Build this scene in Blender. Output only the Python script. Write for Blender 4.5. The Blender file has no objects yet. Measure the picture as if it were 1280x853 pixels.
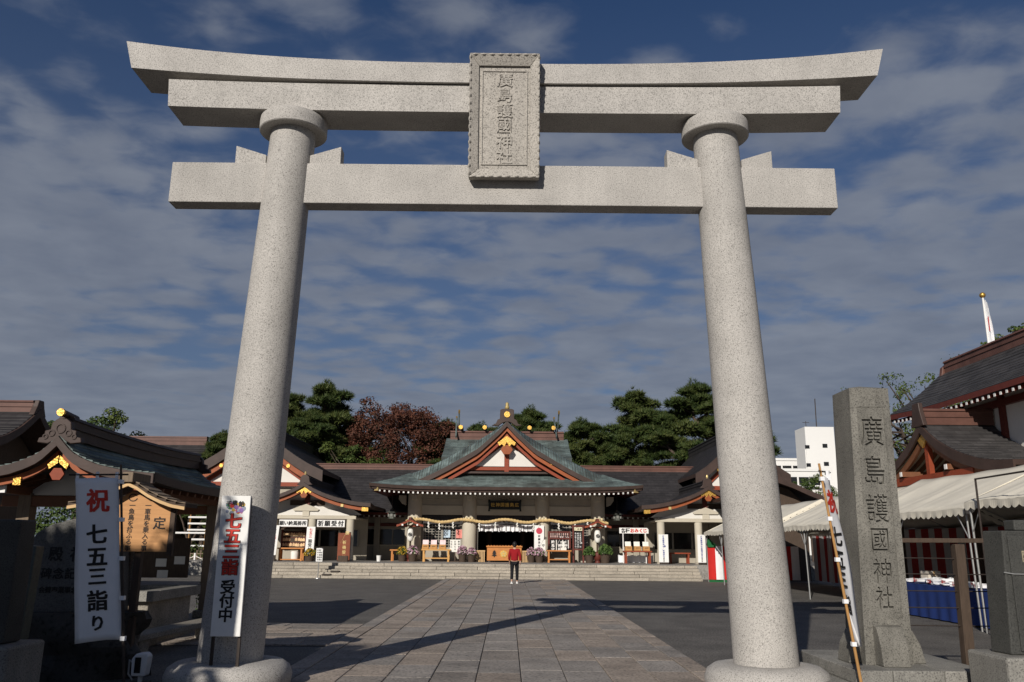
import bpy, math, random
from mathutils import Vector, Matrix
R = math.radians
SC = bpy.context.scene
C = SC.collection

# ------------------------------------------------------------------ camera, light, exposure
pitch, yaw, roll = 0.23894, 0.003058, 0.008524
cam_d = bpy.data.cameras.new('camera')
cam_d.sensor_width = 36.0
cam_d.lens = 36.0 * 1038.0 / 1280.0
cam_d.clip_end = 3000
cam = bpy.data.objects.new('camera', cam_d)
C.objects.link(cam)
fwd = Vector((math.sin(yaw) * math.cos(pitch), math.cos(yaw) * math.cos(pitch), math.sin(pitch)))
rgt = Vector((math.cos(yaw), -math.sin(yaw), 0))
upv = rgt.cross(fwd)
r2 = math.cos(roll) * rgt + math.sin(roll) * upv
u2 = -math.sin(roll) * rgt + math.cos(roll) * upv
M4 = Matrix((r2, u2, -fwd)).transposed().to_4x4()
M4.translation = Vector((0.0978, -10.5701, 1.7))
cam.matrix_world = M4
SC.camera = cam

SUN_DIR = Vector((0.763, 1.96, -1.0))          # the way the light travels
sun_d = bpy.data.lights.new('sun', 'SUN')
sun_d.energy = 4.3
sun_d.angle = R(0.5)
sun_d.color = (1.0, 0.94, 0.86)
sun = bpy.data.objects.new('sun', sun_d)
sun.rotation_euler = SUN_DIR.to_track_quat('-Z', 'Y').to_euler()
C.objects.link(sun)

world = bpy.data.worlds.new('World')
SC.world = world
world.use_nodes = True
wn, wl = world.node_tree.nodes, world.node_tree.links
wn.clear()


def N(nt, typ, **kw):
    n = nt.nodes.new(typ)
    for k, v in kw.items():
        if k.startswith('i_'):
            n.inputs[int(k[2:]) if k[2:].isdigit() else k[2:].replace('_', ' ')].default_value = v
        else:
            setattr(n, k, v)
    return n


def ramp(nt, stops, interp='LINEAR'):
    n = nt.nodes.new('ShaderNodeValToRGB')
    e = n.color_ramp.elements
    n.color_ramp.interpolation = interp
    while len(e) < len(stops):
        e.new(0.5)
    for el, (p, c) in zip(e, stops):
        el.position = p
        el.color = (c, c, c, 1) if not isinstance(c, tuple) else (*c, 1)
    return n


wt = world.node_tree
sky = N(wt, 'ShaderNodeTexSky', sky_type='NISHITA', sun_disc=False, sun_elevation=R(25.4),
        sun_rotation=math.atan2(-0.763, -1.96), air_density=1.0, dust_density=0.05, ozone_density=2.2)
tc = N(wt, 'ShaderNodeTexCoord')
sep = N(wt, 'ShaderNodeSeparateXYZ')
wl.new(tc.outputs['Generated'], sep.inputs[0])
den = N(wt, 'ShaderNodeMath', operation='MAXIMUM', i_1=0.02)
wl.new(sep.outputs['Z'], den.inputs[0])
den2 = N(wt, 'ShaderNodeMath', operation='ADD', i_1=0.10)
wl.new(den.outputs[0], den2.inputs[0])
px = N(wt, 'ShaderNodeMath', operation='DIVIDE')
py = N(wt, 'ShaderNodeMath', operation='DIVIDE')
wl.new(sep.outputs['X'], px.inputs[0]); wl.new(den2.outputs[0], px.inputs[1])
wl.new(sep.outputs['Y'], py.inputs[0]); wl.new(den2.outputs[0], py.inputs[1])
cmb = N(wt, 'ShaderNodeCombineXYZ')
wl.new(px.outputs[0], cmb.inputs[0]); wl.new(py.outputs[0], cmb.inputs[1])
mp = N(wt, 'ShaderNodeMapping')
mp.inputs['Rotation'].default_value = (0, 0, R(-14))
mp.inputs['Scale'].default_value = (0.85, 1.0, 1)
mp.inputs['Location'].default_value = (3.1, 1.7, 0)
wl.new(cmb.outputs[0], mp.inputs['Vector'])


def noise(scale, detail, rough, dist):
    n = N(wt, 'ShaderNodeTexNoise', i_Scale=scale, i_Detail=detail, i_Roughness=rough)
    n.inputs['Distortion'].default_value = dist
    wl.new(mp.outputs[0], n.inputs['Vector'])
    return n.outputs['Fac']


def mad(a, k, c):
    n = N(wt, 'ShaderNodeMath', operation='MULTIPLY_ADD', i_1=k)
    wl.new(a, n.inputs[0])
    if isinstance(c, float):
        n.inputs[2].default_value = c
    else:
        wl.new(c, n.inputs[2])
    return n.outputs[0]


# banks of cloud broken into small puffs
wob = N(wt, 'ShaderNodeTexNoise', i_Scale=4.0, i_Detail=3.0)
wl.new(mp.outputs[0], wob.inputs['Vector'])
wsc = N(wt, 'ShaderNodeVectorMath', operation='MULTIPLY_ADD')
wsc.inputs[1].default_value = (0.16, 0.16, 0)
wl.new(wob.outputs['Color'], wsc.inputs[0]); wl.new(mp.outputs[0], wsc.inputs[2])
cell = N(wt, 'ShaderNodeTexVoronoi', feature='SMOOTH_F1', i_Scale=8.0, i_Smoothness=0.6)
wl.new(wsc.outputs[0], cell.inputs['Vector'])
puffs = mad(cell.outputs['Distance'], -1.0, 1.0)
cloud = mad(noise(0.75, 2.0, 0.5, 0.3), 0.50, mad(noise(2.4, 3.0, 0.5, 0.3), 0.30, mad(noise(12.0, 4.0, 0.55, 0.3), 0.24, mad(puffs, 0.28, -0.162))))
# cover thins towards the zenith
thr = ramp(wt, [(0.0, 0.28), (0.16, 0.34), (0.26, 0.405), (0.36, 0.455), (0.46, 0.515), (0.60, 0.555), (0.9, 0.55)])
wl.new(sep.outputs['Z'], thr.inputs[0])
sub = N(wt, 'ShaderNodeMath', operation='SUBTRACT')
wl.new(cloud, sub.inputs[0]); wl.new(thr.outputs[0], sub.inputs[1])
m4 = N(wt, 'ShaderNodeMapRange', interpolation_type='SMOOTHSTEP')
m4.inputs['From Min'].default_value, m4.inputs['From Max'].default_value = -0.085, 0.115
m4.inputs['To Max'].default_value = 0.82
wl.new(sub.outputs[0], m4.inputs['Value'])
tint = N(wt, 'ShaderNodeMix', data_type='RGBA', blend_type='MULTIPLY')
tint.inputs[0].default_value = 1.0
tint.inputs[7].default_value = (0.50, 0.66, 0.90, 1)
wl.new(sky.outputs[0], tint.inputs[6])
cl = N(wt, 'ShaderNodeMix', data_type='RGBA')
tone = ramp(wt, [(0.30, (2.95, 3.4, 4.45)), (0.72, (4.6, 5.05, 6.0))])
wl.new(mad(noise(5.0, 4.0, 0.55, 0.2), 0.7, mad(noise(1.6, 2.0, 0.5, 0.2), 0.3, 0.0)), tone.inputs[0])
wl.new(tone.outputs[0], cl.inputs[7])
# pale air low over the horizon
air = N(wt, 'ShaderNodeMix', data_type='RGBA')
airf = ramp(wt, [(0.0, 0.75), (0.12, 0.50), (0.34, 0.20), (0.6, 0.0)])
wl.new(sep.outputs['Z'], airf.inputs[0]); wl.new(airf.outputs[0], air.inputs[0])
wl.new(tint.outputs[2], air.inputs[6])
air.inputs[7].default_value = (3.0, 3.45, 4.4, 1)
wl.new(m4.outputs[0], cl.inputs[0]); wl.new(air.outputs[2], cl.inputs[6])
bg = N(wt, 'ShaderNodeBackground', i_Strength=0.05)
wl.new(cl.outputs[2], bg.inputs['Color'])
wo = N(wt, 'ShaderNodeOutputWorld')
wl.new(bg.outputs[0], wo.inputs['Surface'])

SC.view_settings.view_transform = 'Standard'
SC.view_settings.look = 'None'
SC.view_settings.exposure = 0.0
SC.view_settings.gamma = 1.0

# ------------------------------------------------------------------ helpers


class MB:
    """Collects shapes (in world coordinates less the origin o) and links them as one mesh object."""

    def __init__(s, o=(0, 0, 0)):
        s.v, s.f, s.o = [], [], Vector(o)

    def add(s, vs, fs):
        b = len(s.v)
        s.v += [tuple(p) for p in vs]
        s.f += [tuple(i + b for i in f) for f in fs]
        return s

    def hexa(s, p):
        return s.add(p, [(0, 3, 2, 1), (4, 5, 6, 7), (0, 1, 5, 4), (1, 2, 6, 5), (2, 3, 7, 6), (3, 0, 4, 7)])

    def box(s, x0, x1, y0, y1, z0, z1):
        return s.hexa([(x0, y0, z0), (x1, y0, z0), (x1, y1, z0), (x0, y1, z0),
                       (x0, y0, z1), (x1, y0, z1), (x1, y1, z1), (x0, y1, z1)])

    def bar(s, a, b, w, h, up=(0, 0, 1)):
        """box beam from a to b; w across, h along up"""
        a, b = Vector(a), Vector(b)
        d = (b - a).normalized()
        u = Vector(up)
        x = d.cross(u)
        if x.length < 1e-4:
            x = d.cross(Vector((1, 0, 0)))
        x.normalize()
        u = x.cross(d)
        x, u = x * w / 2, u * h / 2
        return s.hexa([a - x - u, a + x - u, b + x - u, b - x - u, a - x + u, a + x + u, b + x + u, b - x + u])

    def prism(s, pts, axis, a, b):
        """outline (2D) pushed along an axis: 'y' takes (x,z), 'x' takes (y,z), 'z' takes (x,y)"""
        def P(q, t):
            return (q[0], t, q[1]) if axis == 'y' else ((t, q[0], q[1]) if axis == 'x' else (q[0], q[1], t))
        n = len(pts)
        vs = [P(q, a) for q in pts] + [P(q, b) for q in pts]
        fs = [tuple(range(n - 1, -1, -1)), tuple(range(n, 2 * n))]
        fs += [(i, (i + 1) % n, n + (i + 1) % n, n + i) for i in range(n)]
        return s.add(vs, fs)

    def tube(s, pts, r, n=8, cap=True):
        pts = [Vector(p) for p in pts]
        rs = r if isinstance(r, (list, tuple)) else [r] * len(pts)
        vs, fs = [], []
        ref = None
        for i, p in enumerate(pts):
            d = (pts[min(i + 1, len(pts) - 1)] - pts[max(i - 1, 0)]).normalized()
            if ref is None:
                ref = d.orthogonal().normalized()
            ref = (ref - d * ref.dot(d))
            ref = ref.normalized() if ref.length > 1e-5 else d.orthogonal().normalized()
            w = d.cross(ref)
            for k in range(n):
                a = 2 * math.pi * k / n
                vs.append(p + (ref * math.cos(a) + w * math.sin(a)) * rs[i])
        for i in range(len(pts) - 1):
            for k in range(n):
                fs.append((i * n + k, i * n + (k + 1) % n, (i + 1) * n + (k + 1) % n, (i + 1) * n + k))
        if cap:
            fs.append(tuple(range(n - 1, -1, -1)))
            fs.append(tuple(range((len(pts) - 1) * n, len(pts) * n)))
        return s.add(vs, fs)

    def lathe(s, cx, cy, prof, n=16, lean=(0, 0)):
        vs, fs = [], []
        z0 = prof[0][1]
        for r, z in prof:
            ox, oy = lean[0] * (z - z0), lean[1] * (z - z0)
            for k in range(n):
                a = 2 * math.pi * k / n
                vs.append((cx + ox + r * math.cos(a), cy + oy + r * math.sin(a), z))
        m = len(prof)
        for i in range(m - 1):
            for k in range(n):
                fs.append((i * n + k, i * n + (k + 1) % n, (i + 1) * n + (k + 1) % n, (i + 1) * n + k))
        if prof[0][0] > 1e-4:
            fs.append(tuple(range(n - 1, -1, -1)))
        if prof[-1][0] > 1e-4:
            fs.append(tuple(range((m - 1) * n, m * n)))
        return s.add(vs, fs)

    def disc_y(s, cx, cz, r, y0, y1, n=16):
        return s.prism([(cx + r * math.cos(2 * math.pi * k / n), cz + r * math.sin(2 * math.pi * k / n)) for k in range(n)], 'y', y0, y1)

    def ball(s, c, r, n=10, m=6, sq=(1, 1, 1), jit=0.0, rng=None):
        vs, fs = [], []
        for i in range(m + 1):
            t = math.pi * i / m
            for k in range(n):
                a = 2 * math.pi * k / n
                j = 1 + (rng.uniform(-jit, jit) if rng else 0)
                vs.append((c[0] + r * sq[0] * math.sin(t) * math.cos(a) * j, c[1] + r * sq[1] * math.sin(t) * math.sin(a) * j, c[2] + r * sq[2] * math.cos(t) * j))
        for i in range(m):
            for k in range(n):
                fs.append((i * n + k, (i + 1) * n + k, (i + 1) * n + (k + 1) % n, i * n + (k + 1) % n))
        return s.add(vs, fs)

    def grid(s, rows):
        n = len(rows[0])
        vs = [p for r in rows for p in r]
        fs = [(i * n + k, i * n + k + 1, (i + 1) * n + k + 1, (i + 1) * n + k) for i in range(len(rows) - 1) for k in range(n - 1)]
        return s.add(vs, fs)

    def mesh(s, name, mat, smooth=None):
        me = bpy.data.meshes.new(name)
        o = s.o
        me.from_pydata([(p[0] - o[0], p[1] - o[1], p[2] - o[2]) for p in s.v], [], s.f)
        if mat:
            me.materials.append(mat)
        if smooth:
            me.polygons.foreach_set('use_smooth', [True] * len(me.polygons))
            me.set_sharp_from_angle(angle=R(smooth))
        me.update()
        return me

    def build(s, name, mat, parent=None, smooth=None, bevel=0.0, seg=2, **props):
        ob = bpy.data.objects.new(name, s.mesh(name, mat, smooth))
        C.objects.link(ob)
        if parent is not None:
            ob.parent = parent
        else:
            ob.location = s.o
        if bevel:
            b = ob.modifiers.new('bevel', 'BEVEL')
            b.width, b.segments, b.limit_method, b.angle_limit = bevel, seg, 'ANGLE', R(40)
        for k, v in props.items():
            ob[k] = v
        return ob


def thing(name, label, cat, loc=(0, 0, 0), rz=0.0, group=None):
    o = bpy.data.objects.new(name, None)
    C.objects.link(o)
    o.location, o.rotation_euler = loc, (0, 0, rz)
    o.empty_display_size = 0.2
    tag(o, label, cat, group)
    return o


def tag(o, label, cat=None, group=None):
    o['label'] = label
    if cat:
        o['category'] = cat
    if group:
        o['group'] = group
    return o


def structure(o):
    o['kind'] = 'structure'
    return o


KIDS = {}


def copy_tree(o, loc, rz=None, label=None, group=None, scale=None):
    """a copy of a thing, its parts and their sub-parts (mesh data shared)"""
    kids = {}
    for q in bpy.data.objects:
        if q.parent is not None:
            kids.setdefault(q.parent.name, []).append(q)

    def rec(src, par):
        c = src.copy()
        C.objects.link(c)
        c.parent = par
        for k in kids.get(src.name, []):
            rec(k, c)
        return c
    c = rec(o, None)
    c.location = loc
    if rz is not None:
        c.rotation_euler = (0, 0, rz)
    if scale is not None:
        c.scale = (scale,) * 3 if not isinstance(scale, tuple) else scale
    if label:
        c['label'] = label
    if group:
        c['group'] = group
    return c


def inst(me, name, parent, loc=(0, 0, 0), rot=(0, 0, 0), scale=(1, 1, 1), **props):
    o = bpy.data.objects.new(name, me)
    C.objects.link(o)
    o.parent = parent
    o.location, o.rotation_euler, o.scale = loc, rot, scale
    for k, v in props.items():
        o[k] = v
    return o


# ------------------------------------------------------------------ materials
MATS = {}


def M(name, col, var=0.15, scale=6.0, rough=0.75, metal=0.0, bump=0.0, bscale=40.0, rand=0.0, spec=0.3, stretch=None,
      stain=0.0, stain_scale=0.7, dark=None, trans=0.0, shingle=None):
    """procedural surface: base colour varied by noise, optional per-piece variation, stains and fine relief"""
    if name in MATS:
        return MATS[name]
    m = bpy.data.materials.new(name)
    m.use_nodes = True
    nt = m.node_tree
    L = nt.links
    b = nt.nodes['Principled BSDF']
    b.inputs['Roughness'].default_value = rough
    b.inputs['Metallic'].default_value = metal
    b.inputs['Specular IOR Level'].default_value = spec
    t = N(nt, 'ShaderNodeTexCoord')
    oi = N(nt, 'ShaderNodeObjectInfo')
    off = N(nt, 'ShaderNodeVectorMath', operation='SCALE')
    off.inputs[0].default_value = (37.0, 21.0, 53.0)
    L.new(oi.outputs['Random'], off.inputs['Scale'])
    ad = N(nt, 'ShaderNodeVectorMath', operation='ADD')
    L.new(t.outputs['Object'], ad.inputs[0]); L.new(off.outputs[0], ad.inputs[1])
    vec = ad.outputs[0]
    if stretch:
        mpn = N(nt, 'ShaderNodeMapping')
        mpn.inputs['Scale'].default_value = stretch
        L.new(vec, mpn.inputs['Vector'])
        vec = mpn.outputs[0]
    nz = N(nt, 'ShaderNodeTexNoise', i_Scale=scale, i_Detail=6.0, i_Roughness=0.6)
    L.new(vec, nz.inputs['Vector'])
    mr = N(nt, 'ShaderNodeMapRange')
    mr.inputs['From Min'].default_value, mr.inputs['From Max'].default_value = 0.25, 0.75
    mr.inputs['To Min'].default_value, mr.inputs['To Max'].default_value = 1 - var, 1 + var
    L.new(nz.outputs['Fac'], mr.inputs['Value'])
    val = mr.outputs[0]
    if rand:
        rr = N(nt, 'ShaderNodeMapRange')
        rr.inputs['To Min'].default_value, rr.inputs['To Max'].default_value = 1 - rand, 1 + rand
        L.new(oi.outputs['Random'], rr.inputs['Value'])
        mu = N(nt, 'ShaderNodeMath', operation='MULTIPLY')
        L.new(val, mu.inputs[0]); L.new(rr.outputs[0], mu.inputs[1])
        val = mu.outputs[0]
    if stain:
        sn = N(nt, 'ShaderNodeTexNoise', i_Scale=stain_scale, i_Detail=8.0, i_Roughness=0.65)
        L.new(vec, sn.inputs['Vector'])
        sr = N(nt, 'ShaderNodeMapRange')
        sr.inputs['From Min'].default_value, sr.inputs['From Max'].default_value = 0.42, 0.68
        sr.inputs['To Min'].default_value, sr.inputs['To Max'].default_value = 1.0, 1 - stain
        L.new(sn.outputs['Fac'], sr.inputs['Value'])
        mu = N(nt, 'ShaderNodeMath', operation='MULTIPLY')
        L.new(val, mu.inputs[0]); L.new(sr.outputs[0], mu.inputs[1])
        val = mu.outputs[0]
    if shingle:
        sm = N(nt, 'ShaderNodeMapping')
        sm.inputs['Rotation'].default_value = (0, 0, R(90) if shingle == 'y' else 0)
        L.new(t.outputs['Object'], sm.inputs['Vector'])
        bt = N(nt, 'ShaderNodeTexBrick', i_Scale=1.0)
        bt.inputs['Color1'].default_value, bt.inputs['Color2'].default_value = (1.18, 1.18, 1.18, 1), (.74, .74, .74, 1)
        bt.inputs['Mortar'].default_value = (.45, .45, .45, 1)
        bt.inputs['Mortar Size'].default_value = 0.008
        bt.inputs['Brick Width'].default_value, bt.inputs['Row Height'].default_value = 0.46, 0.20
        L.new(sm.outputs[0], bt.inputs['Vector'])
        mu = N(nt, 'ShaderNodeMath', operation='MULTIPLY')
        L.new(val, mu.inputs[0]); L.new(bt.outputs['Color'], mu.inputs[1])
        val = mu.outputs[0]
    sc = N(nt, 'ShaderNodeVectorMath', operation='SCALE')
    if dark:
        n2 = N(nt, 'ShaderNodeTexNoise', i_Scale=scale * 0.37, i_Detail=5.0)
        L.new(vec, n2.inputs['Vector'])
        cr = ramp(nt, [(0.38, dark), (0.62, col)])
        L.new(n2.outputs['Fac'], cr.inputs[0])
        L.new(cr.outputs[0], sc.inputs[0])
    else:
        sc.inputs[0].default_value = col
    L.new(val, sc.inputs['Scale'])
    L.new(sc.outputs[0], b.inputs['Base Color'])
    if bump:
        bn = N(nt, 'ShaderNodeTexNoise', i_Scale=bscale, i_Detail=4.0)
        L.new(vec, bn.inputs['Vector'])
        bp = N(nt, 'ShaderNodeBump', i_Strength=bump, i_Distance=0.02)
        L.new(bn.outputs['Fac'], bp.inputs['Height'])
        L.new(bp.outputs[0], b.inputs['Normal'])
    if trans:
        b.inputs['Transmission Weight'].default_value = trans
    MATS[name] = m
    return m


def granite(name, col, spk, scale, hi=1.22, stain=0.12, bump=0.25, streak=0.0, rand=0.0):
    """speckled stone: light and dark grains, weather stains, optional vertical run-off streaks"""
    m = bpy.data.materials.new(name)
    m.use_nodes = True
    nt = m.node_tree
    L = nt.links
    b = nt.nodes['Principled BSDF']
    b.inputs['Roughness'].default_value = 0.72
    b.inputs['Specular IOR Level'].default_value = 0.25
    t = N(nt, 'ShaderNodeTexCoord')
    oi = N(nt, 'ShaderNodeObjectInfo')
    ad = N(nt, 'ShaderNodeVectorMath', operation='ADD')
    L.new(t.outputs['Object'], ad.inputs[0])
    off = N(nt, 'ShaderNodeVectorMath', operation='SCALE')
    off.inputs[0].default_value = (11.0, 17.0, 23.0)
    L.new(oi.outputs['Random'], off.inputs['Scale'])
    L.new(off.outputs[0], ad.inputs[1])
    v = ad.outputs[0]
    g = N(nt, 'ShaderNodeTexNoise', i_Scale=scale, i_Detail=2.5, i_Roughness=0.7)
    L.new(v, g.inputs['Vector'])
    gr = ramp(nt, [(0.34, spk), (0.46, tuple(c * 0.92 for c in col)), (0.56, col), (0.70, tuple(min(1, c * hi) for c in col))])
    L.new(g.outputs['Fac'], gr.inputs[0])
    g2 = N(nt, 'ShaderNodeTexNoise', i_Scale=1.3, i_Detail=7.0, i_Roughness=0.6)
    L.new(v, g2.inputs['Vector'])
    mr = N(nt, 'ShaderNodeMapRange')
    mr.inputs['From Min'].default_value, mr.inputs['From Max'].default_value = 0.35, 0.7
    mr.inputs['To Min'].default_value, mr.inputs['To Max'].default_value = 1 + stain * 0.4, 1 - stain
    L.new(g2.outputs['Fac'], mr.inputs['Value'])
    val = mr.outputs[0]
    if streak:
        mpn = N(nt, 'ShaderNodeMapping')
        mpn.inputs['Scale'].default_value = (7, 7, 0.35)
        L.new(v, mpn.inputs['Vector'])
        s = N(nt, 'ShaderNodeTexNoise', i_Scale=1.0, i_Detail=4.0)
        L.new(mpn.outputs[0], s.inputs['Vector'])
        sr = N(nt, 'ShaderNodeMapRange')
        sr.inputs['From Min'].default_value, sr.inputs['From Max'].default_value = 0.45, 0.75
        sr.inputs['To Min'].default_value, sr.inputs['To Max'].default_value = 1, 1 - streak
        L.new(s.outputs['Fac'], sr.inputs['Value'])
        mu = N(nt, 'ShaderNodeMath', operation='MULTIPLY')
        L.new(val, mu.inputs[0]); L.new(sr.outputs[0], mu.inputs[1])
        val = mu.outputs[0]
    if rand:
        rr = N(nt, 'ShaderNodeMapRange')
        rr.inputs['To Min'].default_value, rr.inputs['To Max'].default_value = 1 - rand, 1 + rand
        L.new(oi.outputs['Random'], rr.inputs['Value'])
        mu = N(nt, 'ShaderNodeMath', operation='MULTIPLY')
        L.new(val, mu.inputs[0]); L.new(rr.outputs[0], mu.inputs[1])
        val = mu.outputs[0]
    sc = N(nt, 'ShaderNodeVectorMath', operation='SCALE')
    L.new(gr.outputs[0], sc.inputs[0]); L.new(val, sc.inputs['Scale'])
    L.new(sc.outputs[0], b.inputs['Base Color'])
    bp = N(nt, 'ShaderNodeBump', i_Strength=bump, i_Distance=0.004)
    L.new(g.outputs['Fac'], bp.inputs['Height'])
    L.new(bp.outputs[0], b.inputs['Normal'])
    MATS[name] = m
    return m


GRANITE = granite('pale_granite', (0.455, 0.432, 0.40), (0.155, 0.148, 0.135), 74, stain=0.16, streak=0.07)
GRANITE_FINE = granite('plaque_granite', (0.44, 0.41, 0.365), (0.11, 0.10, 0.09), 60, stain=0.14)
OLDSTONE = granite('weathered_granite', (0.200, 0.190, 0.165), (0.06, 0.056, 0.05), 70, stain=0.35, bump=0.5, streak=0.25)
PLINTH = granite('plinth_granite', (0.26, 0.25, 0.225), (0.09, 0.085, 0.08), 60, stain=0.3, bump=0.4, streak=0.2)
DARKSTONE = granite('dark_slate_stone', (0.060, 0.060, 0.055), (0.025, 0.025, 0.024), 70, stain=0.3, bump=0.15)
STEPSTONE = granite('step_stone', (0.40, 0.355, 0.29), (0.17, 0.155, 0.13), 30, stain=0.22, rand=0.09)
KERBSTONE = granite('kerb_stone', (0.27, 0.245, 0.205), (0.10, 0.09, 0.08), 40, stain=0.3, rand=0.1)
PLASTER = M('white_plaster', (0.72, 0.69, 0.63), var=0.05, scale=2, rough=0.85, stain=0.06)
CREAM = M('cream_render', (0.55, 0.50, 0.40), var=0.07, scale=2, rough=0.85, stain=0.10)
BEIGE = M('beige_render', (0.40, 0.36, 0.29), var=0.08, scale=2, rough=0.85, stain=0.12)
VERM = M('vermilion_wood', (0.25, 0.050, 0.020), var=0.18, scale=5, rough=0.55, stretch=(1, 1, 6))
BARGE = M('orange_bargeboard', (0.30, 0.080, 0.026), var=0.16, scale=4, rough=0.5)
MAROON = M('maroon_wood', (0.115, 0.026, 0.018), var=0.2, scale=6, rough=0.55)
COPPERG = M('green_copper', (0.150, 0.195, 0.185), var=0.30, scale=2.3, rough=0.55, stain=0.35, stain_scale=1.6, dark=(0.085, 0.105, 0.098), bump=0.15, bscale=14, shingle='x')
COPPERB = M('brown_copper', (0.058, 0.036, 0.029), var=0.25, scale=2.5, rough=0.5, stain=0.25, bump=0.1, bscale=10)
COPPERR = M('reddish_copper_ridge', (0.135, 0.064, 0.048), var=0.2, scale=2.5, rough=0.5, stain=0.25)
ROOFDARK = M('dark_roof', (0.034, 0.031, 0.032), var=0.25, scale=3, rough=0.6, stain=0.2, bump=0.2, bscale=12, shingle='x')
ROOFGREY = M('grey_bark_roof', (0.060, 0.056, 0.055), var=0.25, scale=3, rough=0.6, stain=0.25, bump=0.3, bscale=16, shingle='x')
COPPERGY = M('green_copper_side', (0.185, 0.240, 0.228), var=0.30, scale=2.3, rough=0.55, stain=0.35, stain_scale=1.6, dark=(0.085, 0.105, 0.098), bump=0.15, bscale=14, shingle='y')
ROOFDARKY = M('dark_roof_side', (0.034, 0.031, 0.032), var=0.25, scale=3, rough=0.6, stain=0.2, bump=0.2, bscale=12, shingle='y')
ROOFGREYY = M('grey_bark_roof_side', (0.060, 0.056, 0.055), var=0.25, scale=3, rough=0.6, stain=0.25, bump=0.3, bscale=16, shingle='y')
GOLD = M('gold_leaf', (0.62, 0.37, 0.085), var=0.35, scale=22, rough=0.38, metal=0.8, spec=0.5, bump=.5, bscale=30)
GOLDPALE = M('pale_gold', (0.60, 0.46, 0.20), var=0.1, scale=9, rough=0.4, metal=0.5)
WHITEP = M('white_paint', (0.80, 0.79, 0.76), var=0.05, scale=8, rough=0.6)
BLACKP = M('black_ink', (0.012, 0.012, 0.013), var=0.2, scale=20, rough=0.6)
REDP = M('red_ink', (0.55, 0.035, 0.022), var=0.1, scale=20, rough=0.6)
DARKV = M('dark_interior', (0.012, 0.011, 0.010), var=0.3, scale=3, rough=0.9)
GLASSD = M('dark_window_glass', (0.016, 0.017, 0.018), var=0.2, scale=3, rough=0.08, spec=0.5)
ORANGEW = M('orange_timber', (0.50, 0.200, 0.055), var=0.18, scale=7, rough=0.55, stretch=(1, 5, 5))
PALEW = M('pale_timber', (0.62, 0.41, 0.20), var=0.16, scale=5, rough=0.6, stretch=(0.6, 6, 6), stain=0.1)
BROWNW = M('brown_timber', (0.070, 0.048, 0.034), var=0.28, scale=7, rough=0.75, stretch=(5, 5, 0.7), bump=0.3, bscale=30)
GREYW = M('weathered_timber', (0.20, 0.15, 0.105), var=0.25, scale=7, rough=0.8, stretch=(5, 5, 0.7), bump=0.3, bscale=30)
BAMBOO = M('bamboo', (0.40, 0.215, 0.075), var=0.2, scale=9, rough=0.45, stretch=(3, 3, 0.6))
STRAW = M('straw_rope', (0.60, 0.43, 0.20), var=0.25, scale=22, rough=0.85, bump=0.6, bscale=60)
CLOTHW = M('white_cloth', (0.80, 0.80, 0.81), var=0.04, scale=6, rough=0.85)
TENTC = M('tent_canvas', (0.72, 0.67, 0.56), var=0.06, scale=2.2, rough=0.75, stain=0.12)
STEEL = M('grey_steel', (0.42, 0.42, 0.41), var=0.1, scale=12, rough=0.4, metal=0.6)
RUST = M('dark_iron', (0.045, 0.035, 0.03), var=0.3, scale=20, rough=0.6, metal=0.3)
BROWNR = M('reddish_brown_timber', (.17, .070, .034), var=.2, scale=5, rough=.6)
CURTR = M('shaded_red_curtain', (.27, .020, .018), var=.12, scale=4, rough=.9)  # darkened copy of the red cloth, the gloom under the tents put into its colour
CURTW = M('shaded_white_curtain', (.42, .41, .40), var=.08, scale=4, rough=.9)  # greyed copy of the white cloth, with the same tent shade painted in
BLUEC = M('blue_cloth', (0.012, 0.032, 0.145), var=0.12, scale=5, rough=0.85)
REDC = M('red_cloth', (0.52, 0.022, 0.018), var=0.08, scale=5, rough=0.85)
GREENC = M('green_cloth', (0.012, 0.11, 0.035), var=0.1, scale=5, rough=0.8)
BRONZE = M('old_bronze', (0.10, 0.105, 0.09), var=0.2, scale=12, rough=0.5, metal=0.4)
BARK = M('tree_bark', (0.085, 0.062, 0.048), var=0.35, scale=5, rough=0.9, stretch=(3, 3, 0.6), bump=0.6, bscale=12)
SHADEW = M('white_shade_paper', (0.78, 0.76, 0.70), var=0.04, scale=8, rough=0.7)


def leafmat(name, a, b, c, sc=0.5):
    """foliage: three shades, patch by patch and leaf by leaf"""
    m = bpy.data.materials.new(name)
    m.use_nodes = True
    nt = m.node_tree
    L = nt.links
    bs = nt.nodes['Principled BSDF']
    bs.inputs['Roughness'].default_value = 0.6
    bs.inputs['Specular IOR Level'].default_value = 0.2
    t = N(nt, 'ShaderNodeTexCoord')
    n1 = N(nt, 'ShaderNodeTexNoise', i_Scale=sc, i_Detail=3.0)
    n2 = N(nt, 'ShaderNodeTexWhiteNoise', noise_dimensions='1D')
    ge = N(nt, 'ShaderNodeNewGeometry')
    L.new(ge.outputs['Random Per Island'], n2.inputs['W'])
    L.new(t.outputs['Object'], n1.inputs['Vector'])
    mx = N(nt, 'ShaderNodeMath', operation='MULTIPLY_ADD', i_1=0.35)
    L.new(n2.outputs['Value'], mx.inputs[0]); L.new(n1.outputs['Fac'], mx.inputs[2])
    r = ramp(nt, [(0.42, a), (0.65, b), (0.88, c)])
    L.new(mx.outputs[0], r.inputs[0])
    L.new(r.outputs[0], bs.inputs['Base Color'])
    MATS[name] = m
    return m


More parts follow.
